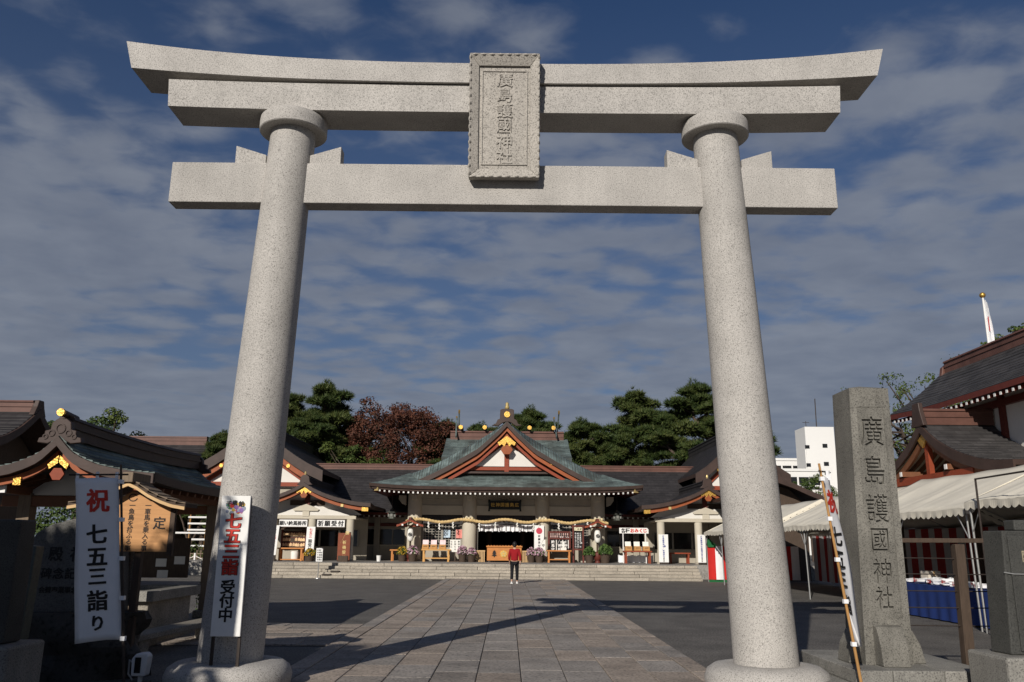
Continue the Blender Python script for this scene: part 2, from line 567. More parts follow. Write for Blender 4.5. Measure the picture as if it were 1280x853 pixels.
PINE = leafmat('pine_needles', (0.022, 0.040, 0.011), (0.045, 0.068, 0.017), (0.085, 0.098, 0.027))
MAPLE = leafmat('russet_leaves', (0.040, 0.024, 0.013), (0.078, 0.027, 0.017), (0.115, 0.046, 0.027))
GREENL = leafmat('green_leaves', (0.030, 0.055, 0.014), (0.055, 0.085, 0.020), (0.10, 0.125, 0.03))
SHRUBL = leafmat('shrub_leaves', (0.035, 0.065, 0.016), (0.06, 0.105, 0.025), (0.11, 0.16, 0.045), 2.0)
MUMP = leafmat('pink_flowers', (0.24, 0.11, 0.16), (0.42, 0.24, 0.30), (0.60, 0.46, 0.50), 4.0)
MUMY = leafmat('yellow_flowers', (0.16, 0.12, 0.015), (0.33, 0.20, 0.02), (0.48, 0.32, 0.05), 4.0)

# ------------------------------------------------------------------ lettering
GLYPHS = {}


def glyph(ch, bold):
    key = (ch, bold)
    if key not in GLYPHS:
        cu = bpy.data.curves.new('glyph', 'FONT')
        cu.body, cu.size, cu.offset, cu.resolution_u = ch, 1.0, bold, 2
        ob = bpy.data.objects.new('glyph', cu)
        C.objects.link(ob)
        dg = bpy.context.evaluated_depsgraph_get()
        me = bpy.data.meshes.new_from_object(ob.evaluated_get(dg))
        vs = [v.co.copy() for v in me.vertices]
        fs = [tuple(p.vertices) for p in me.polygons]
        if vs:
            cx = (min(v.x for v in vs) + max(v.x for v in vs)) / 2
            cy = (min(v.y for v in vs) + max(v.y for v in vs)) / 2
            vs = [(v.x - cx, v.y - cy) for v in vs]
        bpy.data.objects.remove(ob)
        bpy.data.meshes.remove(me)
        bpy.data.curves.remove(cu)
        GLYPHS[key] = (vs, fs)
    return GLYPHS[key]


def letters(name, items, mat, parent, o, X=(1, 0, 0), Z=(0, 0, 1), bold=0.02, thick=0.0, lift=0.0, surf=None):
    """flat print: items (char, x, z, height[, width factor]) on the plane through o spanned by X and Z"""
    mb = MB()
    o, X, Z = Vector(o), Vector(X).normalized(), Vector(Z).normalized()
    Nn = X.cross(Z).normalized()          # towards the reader
    fine = min(bold, .010)
    ex = bold - fine
    shifts = [(0, 0)] if ex < .004 else [(0, 0), (-ex, -ex * .6), (ex, ex * .6), (-ex, ex * .6), (ex, -ex * .6)]
    for it in items:
        ch, x, z, h = it[:4]
        wf = it[4] if len(it) > 4 else 1.0
        vs, fs = glyph(ch, fine)
        for j, (sx, sz) in enumerate(shifts):
            pts = []
            for a, b in vs:
                a_, b_ = x + (a + sx) * h * wf, z + (b + sz) * h
                q = surf(a_, b_) if surf else o + X * a_ + Z * b_
                pts.append(q + Nn * (lift + .0005 * j))
            if not thick:
                mb.add(pts, fs)
            else:
                n = len(pts)
                top = [p + Nn * thick for p in pts]
                edges = {}
                for f in fs:
                    for i in range(len(f)):
                        e = (f[i], f[(i + 1) % len(f)])
                        edges[e] = edges.get(e, 0) + 1
                side = [(a, b, n + b, n + a) for (a, b) in edges if (b, a) not in edges]
                mb.add(pts + top, [tuple(n + i for i in f) for f in fs] + side)
    return mb.build(name, mat, parent)


def column_text(s, x, z_top, step, h, wf=1.0):
    return [(c, x, z_top - step * (i + 0.5), h, wf) for i, c in enumerate(s) if c != ' ']


def row_text(s, x0, z, step, h, wf=1.0):
    return [(c, x0 + step * i, z, h, wf) for i, c in enumerate(s) if c != ' ']


def carved_plate(name, body, size, step, rect, depth, mat, parent, o, X=(1, 0, 0), Z=(0, 0, 1), bold=0.0, zc=None, wf=1.0):
    """a stone plate with the letters cut through it (walls of depth), laid over a backing"""
    objs = []
    n = len(body)
    cu = bpy.data.curves.new('carving', 'CURVE')
    cu.dimensions, cu.fill_mode, cu.resolution_u = '2D', 'BOTH', 2
    for i, ch in enumerate(body):
        t = bpy.data.curves.new('t', 'FONT')
        t.body, t.size, t.offset, t.resolution_u = ch, (size[i] if isinstance(size, tuple) else size), bold, 2
        ob = bpy.data.objects.new('t', t)
        C.objects.link(ob)
        for q in bpy.context.selected_objects:
            q.select_set(False)
        ob.select_set(True)
        bpy.context.view_layer.objects.active = ob
        bpy.ops.object.convert(target='CURVE')
        ob = bpy.context.view_layer.objects.active
        src = ob.data
        xs = [p.co.x for s in src.splines for p in s.bezier_points]
        ys = [p.co.y for s in src.splines for p in s.bezier_points]
        cx, cy = (min(xs) + max(xs)) / 2, (min(ys) + max(ys)) / 2
        oy = zc[i] if zc else -step * (i - (n - 1) / 2)
        for s in src.splines:
            d = cu.splines.new('BEZIER')
            d.bezier_points.add(len(s.bezier_points) - 1)
            d.use_cyclic_u = True
            d.resolution_u = 2
            for p, q in zip(s.bezier_points, d.bezier_points):
                q.handle_left_type = q.handle_right_type = 'FREE'
                for at in ('co', 'handle_left', 'handle_right'):
                    w = getattr(p, at)
                    setattr(q, at, ((w.x - cx) * wf, w.y - cy + oy, 0))
        bpy.data.objects.remove(ob)
    d = cu.splines.new('POLY')
    x0, x1, y0, y1 = rect
    d.points.add(3)
    for p, (x, y) in zip(d.points, [(x0, y0), (x1, y0), (x1, y1), (x0, y1)]):
        p.co = (x, y, 0, 1)
    d.use_cyclic_u = True
    cu.extrude = depth / 2
    ob = bpy.data.objects.new('c', cu)
    C.objects.link(ob)
    dg = bpy.context.evaluated_depsgraph_get()
    me = bpy.data.meshes.new_from_object(ob.evaluated_get(dg))
    bpy.data.objects.remove(ob)
    X, Z = Vector(X).normalized(), Vector(Z).normalized()
    Nn = X.cross(Z)
    o = Vector(o)
    for v in me.vertices:
        a = v.co.copy()
        v.co = o + X * a.x + Z * a.y + Nn * a.z
    me.materials.clear()
    me.materials.append(mat)
    for p in me.polygons:
        p.material_index = 0
    me.name = name
    q = bpy.data.objects.new(name, me)
    C.objects.link(q)
    q.parent = parent
    return q


# ------------------------------------------------------------------ roofs


def interp(prof, d):
    if d <= prof[0][0]:
        return prof[0][1]
    for (a, za), (b, zb) in zip(prof, prof[1:]):
        if d <= b:
            return za + (zb - za) * (d - a) / (b - a)
    return prof[-1][1]


def roof_pt(axis, c, sg, d, z, t):
    return (c + sg * d, t, z) if axis == 'y' else (t, c + sg * d, z)


def gable_roof(axis, c, prof, t0, t1, n=12, nt=8, step=0.02, thick=0.10, sori=None, o=(0, 0, 0), sides=(-1, 1), d0=None, ts=None):
    """stepped roof courses for both slopes; returns (list of course builders, soffit builder)"""
    sori = sori or (lambda d, t: 0.0)
    D = prof[-1][0]
    s0 = prof[0][0] if d0 is None else d0
    st = [s0 + (D - s0) * i / n for i in range(n + 1)]
    tt = ts or [t0 + (t1 - t0) * k / nt for k in range(nt + 1)]
    courses = []
    sof = MB(o)
    for sg in sides:
        for i in range(n):
            mb = MB(o)
            a, b = st[i], st[i + 1]
            za, zb = interp(prof, a), interp(prof, b)
            lo = 0.0 if i == n - 1 else 0.012
            rows = []
            for dd, zz in ((a, za), (b + lo, zb + step), (b + lo, zb - 0.004), (a, za - 0.03)):
                rows.append([roof_pt(axis, c, sg, dd, zz + sori(min(dd, D), t), t) for t in tt])
            rows.append(rows[0])
            mb.grid(rows)
            for k in (0, -1):
                e = [r[k] for r in rows[:4]]
                mb.add(e, [(0, 1, 2, 3)])
            courses.append(mb)
        rows = []
        for i in range(n + 1):
            rows.append([roof_pt(axis, c, sg, st[i], interp(prof, st[i]) - thick + sori(st[i], t), t) for t in tt])
        sof.grid(rows)
        # eave fascia
        e0 = [roof_pt(axis, c, sg, D, interp(prof, D) - 0.003 + sori(D, t), t) for t in tt]
        sof.grid([e0, rows[-1]])
    # verge closing faces
    for t in (tt[0], tt[-1]):
        for sg in sides:
            up = [roof_pt(axis, c, sg, s, interp(prof, s) - 0.003 + sori(s, t), t) for s in st]
            dn = [roof_pt(axis, c, sg, s, interp(prof, s) - thick + sori(s, t), t) for s in st]
            sof.grid([up, dn])
    return courses, sof


def join_mb(mbs, o=(0, 0, 0)):
    r = MB(o)
    for m in mbs:
        r.add(m.v, m.f)
    return r


def barge(axis, c, prof, t0, t1, top, bot, d0=0.0, d1=None, n=14, o=(0, 0, 0), sori=None, sides=(-1, 1)):
    """board following the roof profile, between top and bot below it, t0..t1 thick"""
    mb = MB(o)
    d1 = prof[-1][0] if d1 is None else d1
    ss = [d0 + (d1 - d0) * i / n for i in range(n + 1)]
    so = sori or (lambda d, t: 0.0)
    for sg in sides:
        rows = []
        for t, k in ((t0, top), (t0, bot), (t1, bot), (t1, top), (t0, top)):
            rows.append([roof_pt(axis, c, sg, s, interp(prof, s) - k + so(s, t), t) for s in ss])
        mb.grid(rows)
        for j in (0, -1):
            mb.add([r[j] for r in rows[:4]], [(0, 1, 2, 3)])
    return mb


def ridge(axis, c, z0, h, w, t0, t1, o=(0, 0, 0), sag=0.0, n=8):
    """box ridge with two mouldings and a rounded cap"""
    mb = MB(o)
    prof = [(-w / 2, 0), (-w / 2, h * .45), (-w / 2 - .03, h * .45), (-w / 2 - .03, h * .58), (-w / 2, h * .58), (-w / 2, h * .80), (-w * .62, h * .82),
            (-w * .55, h * .95), (-w * .2, h), (w * .2, h), (w * .55, h * .95), (w * .62, h * .82), (w / 2, h * .80), (w / 2, h * .58), (w / 2 + .03, h * .58), (w / 2 + .03, h * .45), (w / 2, h * .45), (w / 2, 0)]
    rows = []
    for i in range(n + 1):
        t = t0 + (t1 - t0) * i / n
        u = 2 * i / n - 1
        rows.append([roof_pt(axis, c, 1, a, z0 + b + sag * u * u, t) for a, b in prof])
    mb.grid(rows)
    for r in (rows[0], rows[-1]):
        mb.add(r, [tuple(range(len(r)))])
    return mb

# ------------------------------------------------------------------ ground
def ground_mat(name, col, spk, fine, stain):
    m = granite(name, col, spk, fine, stain=stain, bump=1.0)
    return m


GRAVEL = granite('dark_gravel', (0.128, 0.119, 0.107), (0.030, 0.028, 0.026), 30, stain=0.30, bump=1.0, hi=2.1)
mb = MB()
mb.add([(-900, -60, 0), (900, -60, 0), (900, 900, 0), (-900, 900, 0)], [(0, 1, 2, 3)])
mb.build('ground', GRAVEL, kind='structure', label='dark grey gravel plaza')

rng = random.Random(4)
# paved path: slabs in nine rows with recessed joints
path = structure(thing('path', 'pale stone paved approach from the torii to the hall steps', None))
BED = M('joint_sand', (0.085, 0.075, 0.064), var=0.3, scale=30, rough=0.95)
MB().box(-2.87, 2.87, -3, 30.6, -0.05, 0.008).build('path_bed', BED, path)
PAVE = [granite('grey_paving', (0.305, 0.275, 0.246), (0.12, 0.115, 0.11), 24, stain=0.30, bump=0.3, rand=0.07),
        granite('tan_paving', (0.345, 0.288, 0.238), (0.13, 0.115, 0.10), 24, stain=0.32, bump=0.3, rand=0.08),
        granite('dark_paving', (0.280, 0.246, 0.214), (0.10, 0.095, 0.09), 24, stain=0.30, bump=0.3, rand=0.08)]


def slab_mesh(mat, w, l, h=0.03, g=0.010, bv=0.008):
    m = MB()
    x, y = w / 2 - g / 2, l / 2 - g / 2
    m.add([(-x, -y, 0), (x, -y, 0), (x, y, 0), (-x, y, 0), (-x, -y, h - bv), (x, -y, h - bv), (x, y, h - bv), (-x, y, h - bv),
           (-x + bv, -y + bv, h), (x - bv, -y + bv, h), (x - bv, y - bv, h), (-x + bv, y - bv, h)],
          [(0, 1, 5, 4), (1, 2, 6, 5), (2, 3, 7, 6), (3, 0, 4, 7), (4, 5, 9, 8), (5, 6, 10, 9), (6, 7, 11, 10), (7, 4, 8, 11), (8, 9, 10, 11)])
    return m.mesh('paving_slab', mat)


SLABS = {}


def slab(par, x, y, w, l, mi, z=0.004, name='paving_slab'):
    k = (mi, w, l)
    if k not in SLABS:
        SLABS[k] = slab_mesh(PAVE[mi], w, l)
    return inst(SLABS[k], name, par, (x, y, z + rng.uniform(-.0025, .0025)))


rw = 0.5734
for r in range(9):
    x = -2.58 + rw * (r + 0.5)
    y = -3.0 + rng.uniform(0, .5)
    while y < 30.5:
        l = rng.choice((0.98, 1.12, 1.26))
        if y + l > 30.58:
            l = round(30.58 - y, 3)
            if l < .2:
                break
        mi = rng.choice((0, 0, 0, 1, 2)) if 2 <= r <= 6 else rng.choice((0, 1, 1, 2))
        slab(path, x, y + l / 2, rw, l, mi)
        y += l
for sg in (-1, 1):
    y = -3.0
    while y < 30.5:
        l = min(1.45, round(30.58 - y, 3))
        if l < .2:
            break
        slab(path, sg * 2.725, y + l / 2, 0.29, l, rng.choice((0, 1)), z=0.012, name='border_stone')
        y += l
# side branch of the path towards the water pavilion
branch = structure(thing('side_path', 'tan paved side path leading to the water pavilion', None))
MB().box(-10.5, -2.88, 4.1, 7.75, -0.05, 0.006).build('path_bed', BED, branch)
y = 4.1
while y < 7.7:
    w = 0.61
    x = -10.5 + rng.uniform(0, .5)
    while x < -2.95:
        l = min(rng.choice((0.62, 0.85, 1.05)), round(-2.89 - x, 3))
        if l < .15:
            break
        slab(branch, x + l / 2, y + w / 2, l, w, rng.choice((1, 1, 2)))
        x += l
    y += w

# ------------------------------------------------------------------ torii
T = thing('torii', 'tall pale granite torii gate with carved name plaque at its centre', 'torii gate')
for sg in (-1, 1):
    p = MB().lathe(sg * 3.211, 0, [(.383, .30), (.381, .6), (.36, 2.2), (.335, 4.6), (.312, 6.4), (.303, 7.22)], 40,
                   lean=(-sg * (3.211 - 2.932) / 7.02, 0)).build('pillar', GRANITE, T, smooth=50)
    MB().lathe(sg * 3.211, 0, [(.70, 0.0), (.725, .05), (.735, .16), (.70, .25), (.62, .305), (.50, .325), (.40, .327), (.385, .318)], 48).build('foundation_stone', GRANITE, p, smooth=60)
    x = sg * (3.211 - (3.211 - 2.932) * (7.2 - .3) / 7.02)
    MB().lathe(x, 0, [(.29, 7.20), (.444, 7.20), (.456, 7.212), (.458, 7.33), (.452, 7.39), (.42, 7.425)], 40).build('capital_ring', GRANITE, p, smooth=40)
for sg in (-1, 1):
    x = sg * (3.211 - (3.211 - 2.932) * (6.7 - .3) / 7.02)
    for q in (-1, 1):
        a = x + q * .30
        b = x + q * .72
        MB().prism([(a, 6.712), (b, 6.712), (b, 6.975), (a, 6.84)] if q > 0 else [(b, 6.712), (a, 6.712), (a, 6.84), (b, 6.975)], 'y', -.105, .105).build('wedge', GRANITE, T, bevel=.006)
MB().box(-4.515, 4.515, -.135, .135, 6.13, 6.71).build('tie_beam', GRANITE, T, bevel=.010)


def curved_beam(hw_b, hw_t, zb, zt, th, lift, p=3.0, n=28):
    """beam whose ends sweep upwards"""
    mb = MB()
    rows = []
    for i in range(n + 1):
        u = 2 * i / n - 1
        k = abs(u) ** p
        xb, xt = u * hw_b, u * hw_t
        rows.append([(xb, -th, zb + lift[0] * k), (xb, th, zb + lift[0] * k), (xt, th, zt + lift[1] * k), (xt, -th, zt + lift[1] * k), (xb, -th, zb + lift[0] * k)])
    mb.grid(rows)
    mb.add(rows[0][:4], [(0, 1, 2, 3)])
    mb.add(rows[-1][:4], [(3, 2, 1, 0)])
    return mb


curved_beam(4.60, 4.63, 7.42, 7.825, .283, (.05, .055), 3.0).build('under_lintel', GRANITE, T, bevel=.008)
curved_beam(5.14, 5.255, 7.84, 8.14, .333, (.175, .29), 2.6).build('top_lintel', GRANITE, T, bevel=.008)
# the name plaque
PQ = MB().box(-.42, .42, -.52, -.455, 6.46, 8.21).build('plaque', GRANITE_FINE, T, bevel=.01)
fr = MB()
y0 = -.53
inn, out = (-.365, .365, 6.55, 8.10), (-.495, .495, 6.41, 8.265)
for (a, b, c_, d) in (((inn[0], inn[2]), (inn[1], inn[2]), (out[1], out[2]), (out[0], out[2])),
                      ((inn[1], inn[2]), (inn[1], inn[3]), (out[1], out[3]), (out[1], out[2])),
                      ((inn[1], inn[3]), (inn[0], inn[3]), (out[0], out[3]), (out[1], out[3])),
                      ((inn[0], inn[3]), (inn[0], inn[2]), (out[0], out[2]), (out[0], out[3]))):
    fr.hexa([(a[0], y0 - .005, a[1]), (b[0], y0 - .005, b[1]), (c_[0], y0 + .075, c_[1]), (d[0], y0 + .075, d[1]),
             (a[0], y0 - .02, a[1]), (b[0], y0 - .02, b[1]), (c_[0], y0 - .085, c_[1]), (d[0], y0 - .085, d[1])])
FRM = fr.build('plaque_frame', GRANITE_FINE, PQ, bevel=.008)
# scalloped petals along the frame
pe = MB()
for k in range(16):
    z = 6.47 + 1.74 * k / 15
    for sg in (-1, 1):
        pe.ball((sg * .485, y0 - .045, z), .052, 8, 5, (.45, 1.05, .85))
for k in range(8):
    x = -.42 + .84 * k / 7
    for z in (6.425, 8.25):
        pe.ball((x, y0 - .045, z), .056, 8, 5, (.9, 1.0, .4))
pe.build('frame_petals', GRANITE_FINE, PQ, smooth=60)
letters('inscription', column_text('廣島護國神社', 0, 8.02, .232, .235), GRANITE_FINE, PQ, (0, -.52, 0), bold=.012, thick=.016)
# raised inner border
bd = MB()
for x in (-.325, .31):
    bd.box(x, x + .015, -.535, -.52, 6.62, 8.04)
for z in (6.62, 8.025):
    bd.box(-.31, .31, -.534, -.52, z, z + .015)
bd.build('plaque_border', GRANITE_FINE, PQ)

# the plaque hangs tilted: its head leans forward
_rx = Matrix.Rotation(R(8.0), 4, 'X')
_pv = Vector((0, -.40, 6.41))
PQ.matrix_world = Matrix.Translation(_pv + Vector((0, .30, .07))) @ _rx @ Matrix.Diagonal((.955, 1, .93, 1)) @ Matrix.Translation(-_pv)

# ------------------------------------------------------------------ sign board leaning on the pillar
def sign_on_pillar():
    t = thing('sign_board', 'white vertical sign with red and black characters fixed to the torii pillar', 'sign', (0, 0, 0))
    y0, y1 = -.56, -.52
    # the board follows the lean of the pillar a little
    def P(u, v, y):      # u across 0..1, v up 0..1
        xl = -3.285 + (-3.29 + 3.285) * v
        xr = -2.945 + (-2.95 + 2.945) * v
        return (xl + (xr - xl) * u, y, .64 + 1.58 * v)
    MB().hexa([P(0, 0, y0), P(1, 0, y0), P(1, 0, y1), P(0, 0, y1), P(0, 1, y0), P(1, 1, y0), P(1, 1, y1), P(0, 1, y1)]).build('panel', WHITEP, t, bevel=.004)
    for x in (-3.265, -2.965):
        MB().box(x - .016, x + .016, -.52, -.49, .29, 2.2).build('post', RUST, t)
    red = []
    for i, c in enumerate('七五三詣'):
        red.append((c, -3.125, 1.93 - .175 * i, .185, 1.05))
    letters('red_outline', red, BLACKP, t, (0, y0, 0), bold=.065, lift=.003)
    letters('red_lettering', red, REDP, t, (0, y0, 0), bold=.028, lift=.006)
    letters('black_lettering', [(c, -3.13, 1.185 - .155 * i, .165, 1.05) for i, c in enumerate('受付中')], BLACKP, t, (0, y0, 0), bold=.03, lift=.003)
    # printed flowers and toys at the head of the sign
    rg = random.Random(3)
    cols = [M('print_blue', (.10, .16, .42)), M('print_green', (.10, .25, .12)), M('print_pink', (.62, .25, .35)), M('print_yellow', (.62, .40, .08)), REDP, M('print_grey', (.30, .33, .42)), M('print_violet', (.25, .15, .38))]
    for i, m in enumerate(cols):
        for k in range(5):
            x, z = -3.12 + rg.uniform(-.10, .10), 2.07 + rg.uniform(-.055, .06)
            MB().disc_y(x, z, rg.uniform(.012, .028), y0 - .001 - .0006 * i - .0001 * k, y0 + .001, 9).build('printed_flower', m, t)
    letters('small_lettering', [('千', -3.20, 2.125, .07), ('歳', -3.13, 2.14, .06), ('飴', -3.05, 2.125, .07)], BLACKP, t, (0, y0, 0), bold=.04, lift=.004)
sign_on_pillar()

# ------------------------------------------------------------------ banners
def banner(name, label, base, top, pole_mat, lean_rod, width, z0, z1, chars, rod_dir, tab=5, sway=0.03, seed=1, pole_r=.017, group=None, txt=True, flip=False):
    t = thing(name, label, 'banner', base, 0, group)
    bv, tv = Vector((0, 0, 0)), Vector(top) - Vector(base)
    MB().tube([bv, tv], [pole_r, pole_r * .75], 8).build('pole', pole_mat, t, smooth=50)
    H = tv.z
    rd = Vector(rod_dir).normalized()
    def pole_at(z):
        return tv * (z / H)
    def S(u, v):         # cloth: u across from the pole, v 0 bottom..1 top
        z = z0 + (z1 - z0) * v - base[2]
        p = pole_at(z) + rd * (.03 + u * width)
        w = sway * math.sin(3.1 * v + 4.0 * u + seed) * (1.15 - v) + .012 * math.sin(9 * v + 7 * u + seed)
        n = rd.cross(Vector((0, 0, 1))).normalized()
        p = p + n * w
        p.z += .014 * math.sin(3 * u + seed) + (-.035 * u * (1 - v))
        return p
    MB().tube([pole_at(z1 - base[2] + .05) - rd * .08, pole_at(z1 - base[2] + .05) + rd * (width + .10) + Vector((0, 0, lean_rod))], .010, 6).build('cross_rod', RUST, t)
    nu, nv = 8, 26
    front = [[S(i / nu, j / nv) for i in range(nu + 1)] for j in range(nv + 1)]
    cl = MB().grid(front).build('cloth', CLOTHW, t, smooth=60)
    so = cl.modifiers.new('solid', 'SOLIDIFY')
    so.thickness = .003
    for k in range(tab):
        z = (z1 - base[2]) - (z1 - z0) * (k / (tab - 1)) * .97 - .03
        p = pole_at(z)
        MB().box(p.x - .024, p.x + .024, p.y - .024, p.y + .024, p.z - .022, p.z + .022).build('tab', CLOTHW, t)
    for k in range(3):
        a = S(.04 + .46 * k, 1.0)
        q = a + Vector((0, 0, .07 + lean_rod * (.04 + .46 * k)))
        MB().bar(a, q, .035, .006, up=(0, 1, 0)).build('loop', CLOTHW, t)
    if txt:
        n = rd.cross(Vector((0, 0, 1))).normalized() * (-1 if flip else 1)
        def surf(x, z):
            return S(1 - x if flip else x, z) + n * .006
        for nm, mat, its in chars:
            items = []
            for ch, u, v, h in its:
                items.append((ch, u, v, h))
            mbx = MB()
            for ch, u, v, h in its:
                vs, fs = glyph(ch, .010)
                for j, (sx, sz) in enumerate(((0, 0), (-.022, -.014), (.022, .014), (-.022, .014), (.022, -.014))):
                    mbx.add([surf(u + (a + sx) * h / width, v + (b + sz) * h / (z1 - z0)) + n * .0006 * j for a, b in vs], fs)
            mbx.build(nm, mat, t)
    return t


L1 = [('red_lettering', REDP, [('祝', .52, .855, .26)]),
      ('black_lettering', BLACKP, [('七', .5, .645, .22), ('五', .5, .505, .22), ('三', .5, .385, .20), ('詣', .5, .24, .22), ('り', .5, .105, .17)])]
banner('banner', 'white shrine banner on a dark pole in the shade before the wooden notice board', (-3.90, -1.2, 0), (-4.235, -1.2, 2.52), RUST, -.01, .47, .66, 2.36,
       L1, (-1, -.02, 0), seed=0.4, sway=.02, flip=True, group='white banners on poles')
banner('banner', 'white banner seen nearly edge-on, on a leaning bamboo pole by the name pillar', (3.885, -1.2, 0), (3.585, -1.2, 2.60), BAMBOO, .03, .46, .66, 2.46,
       L1, (.52, .85, 0), seed=2.2, sway=.05, pole_r=.018, group='white banners on poles')
# the third banner stands outside the picture and throws its shadow on the pillar and its sign
banner('banner', 'white banner standing alone before the approach, its shadow on the torii pillar', (-5.28, -4.85, 0), (-5.28, -4.85, 3.95), BAMBOO, -.01, .62, 2.48, 3.78,
       L1, (1, .12, 0), seed=1.2, sway=.02, group='white banners on poles')

# ------------------------------------------------------------------ name pillar, its plinth, fence and memorial stone at the right
t = thing('name_pillar', 'tall square weathered granite pillar carved with the shrine name, on a stepped plinth', 'stone pillar', (4.6, 0, 0))
o = (4.6, 0, 0)


def quad_prism(mb, b, tp):
    """b, tp: (x0,x1,y0,y1,z)"""
    return mb.hexa([(b[0], b[2], b[4]), (b[1], b[2], b[4]), (b[1], b[3], b[4]), (b[0], b[3], b[4]),
                    (tp[0], tp[2], tp[4]), (tp[1], tp[2], tp[4]), (tp[1], tp[3], tp[4]), (tp[0], tp[3], tp[4])])


zb, zt = .35, 3.65
xb0, xb1, xt0, xt1 = 4.32, 4.885, 4.405, 4.90
yb, ybk = -.22, .33
sh = MB(o)
quad_prism(sh, (xb0, xb1, yb + .045, ybk, zb), (xt0, xt1, yb + .045, ybk, zt))
# low pyramid cap and rim
sh.add([(xt0, yb, zt), (xt1, yb, zt), (xt1, ybk, zt), (xt0, ybk, zt), ((xt0 + xt1) / 2, (yb + ybk) / 2, zt + .07)], [(0, 1, 4), (1, 2, 4), (2, 3, 4), (3, 0, 4)])
# front rim round the sunk panel
def xl(z): return xb0 + (xt0 - xb0) * (z - zb) / (zt - zb)
def xr(z): return xb1 + (xt1 - xb1) * (z - zb) / (zt - zb)
zp0, zp1 = .86, 3.41
w = .085
for (za, zc_, fa, fb) in ((zb, zp0, 0, 1), (zp1, zt, 0, 1)):
    sh.hexa([(xl(za), yb, za), (xr(za), yb, za), (xr(za), yb + .045, za), (xl(za), yb + .045, za), (xl(zc_), yb, zc_), (xr(zc_), yb, zc_), (xr(zc_), yb + .045, zc_), (xl(zc_), yb + .045, zc_)])
for sd in (0, 1):
    f = (lambda z: (xl(z), xl(z) + w)) if sd == 0 else (lambda z: (xr(z) - w, xr(z)))
    a, b = f(zp0), f(zp1)
    sh.hexa([(a[0], yb, zp0), (a[1], yb, zp0), (a[1], yb + .045, zp0), (a[0], yb + .045, zp0), (b[0], yb, zp1), (b[1], yb, zp1), (b[1], yb + .045, zp1), (b[0], yb + .045, zp1)])
sh.build('shaft', OLDSTONE, t)
zmid = (zp0 + zp1) / 2
tilt = Vector(((xt0 + xt1 - xb0 - xb1) / 2, 0, zt - zb)).normalized()
cx = (xl(zmid) + xr(zmid)) / 2
pw = (xr(zmid) - xl(zmid)) / 2 - w + .03
carved_plate('inscription_panel', '廣島護國神社', (.40, .38, .37, .32, .31, .28), .385, (-pw, pw, -1.30, 1.30), .036, OLDSTONE, t, (cx - 4.6, yb + .026, zmid), X=(1, 0, 0), Z=tilt, bold=.008, zc=[.97, .485, .02, -.36, -.72, -1.03], wf=.78)
# footing blocks
def foot(pts, axis, a, b):
    MB(o).prism(pts, axis, a, b).build('foot_block', OLDSTONE, t, bevel=.012)
foot([(yb - .006, .35), (yb - .23, .35), (yb - .20, .56), (yb - .11, .78), (yb - .006, .80)], 'x', 4.43, 4.75)
foot([(xb1 + .006, .35), (xb1 + .20, .35), (xb1 + .15, .56), (xb1 + .07, .72), (xb1 + .008, .74)], 'y', -.12, .24)
foot([(xb0 - .006, .35), (xb0 - .16, .35), (xb0 - .12, .56), (xb0 - .03, .72), (xb0 + .006, .73)], 'y', -.12, .24)
t2 = thing('plinth', 'two-step block plinth of cut granite under the shrine name pillar', 'stone plinth', (4.6, 0, 0))
xs = [4.0, 4.42, 5.0, 5.55]
for a, b in zip(xs, xs[1:]):
    MB(o).box(a + .003, b - .003, -.70, 1.2, .20, .35).build('plinth_block', PLINTH, t2, bevel=.012)
ys = [-1.10, -.55, .2, 1.5]
for a, b in zip(ys, ys[1:]):
    MB(o).box(3.60, 3.995, a + .003, b - .003, 0, .20).build('plinth_block', PLINTH, t2, bevel=.012)
for a, b in ((4.0, 4.7), (4.7, 5.6)):
    MB(o).box(a + .003, b - .003, -1.10, -.704, 0, .20).build('plinth_block', PLINTH, t2, bevel=.012)
MB(o).box(4.0, 5.55, -.69, 1.15, 0, .199).build('plinth_core', PLINTH, t2)

# fence: dark rail, post and five wires between pillar and memorial stone
t = thing('wire_fence', 'dark timber rail and post fence strung with thin wires between two stones', 'fence', (5.6, .05, 0))
o = (5.6, .05, 0)
MB(o).bar((4.90, .05, 1.775), (6.9, .05, 1.785), .06, .055).build('rail', BROWNW, t, bevel=.006)
MB(o).bar((5.665, .05, 0), (5.70, .05, 1.735), .12, .12, up=(0, 1, 0)).build('fence_post', BROWNW, t, bevel=.008)
MB(o).bar((6.75, .05, 0), (6.75, .05, 1.735), .115, .115, up=(0, 1, 0)).build('fence_post', GREYW, t, bevel=.008)
for z in (1.565, 1.375, 1.175, .98, .77):
    MB(o).tube([(4.90, .05, z), (5.68, .05, z - .004), (6.9, .05, z + .003)], .007, 5).build('wire', RUST, t)

t = thing('memorial_stone', 'dark polished memorial slab with carved characters, cut off by the picture edge', 'memorial stone', (5.9, -1.5, 0))
o = (5.9, -1.5, 0)
MB(o).hexa([(5.30, -1.52, .625), (7.0, -1.52, .625), (7.0, -1.20, .625), (5.27, -1.20, .625), (5.36, -1.52, 1.875), (7.0, -1.52, 1.875), (7.0, -1.20, 1.875), (5.33, -1.20, 1.875)]).build('slab', DARKSTONE, t, bevel=.012)
MB(o).box(5.40, 7.0, -1.54, -1.518, .66, 1.82).build('raised_face', DARKSTONE, t, bevel=.008)
MB(o).box(5.56, 7.0, -1.42, -1.22, 1.878, 1.99).build('coping', DARKSTONE, t, bevel=.015)
GREYGOLD = M('carved_pale', (.34, .29, .20), var=.2, scale=40)
letters('inscription', column_text('陸戦慰霊', 5.575 - 5.9, 1.74, .255, .13, .8), GREYGOLD, t, (0, -1.543 + 1.5, 0), bold=.004, thick=.004)
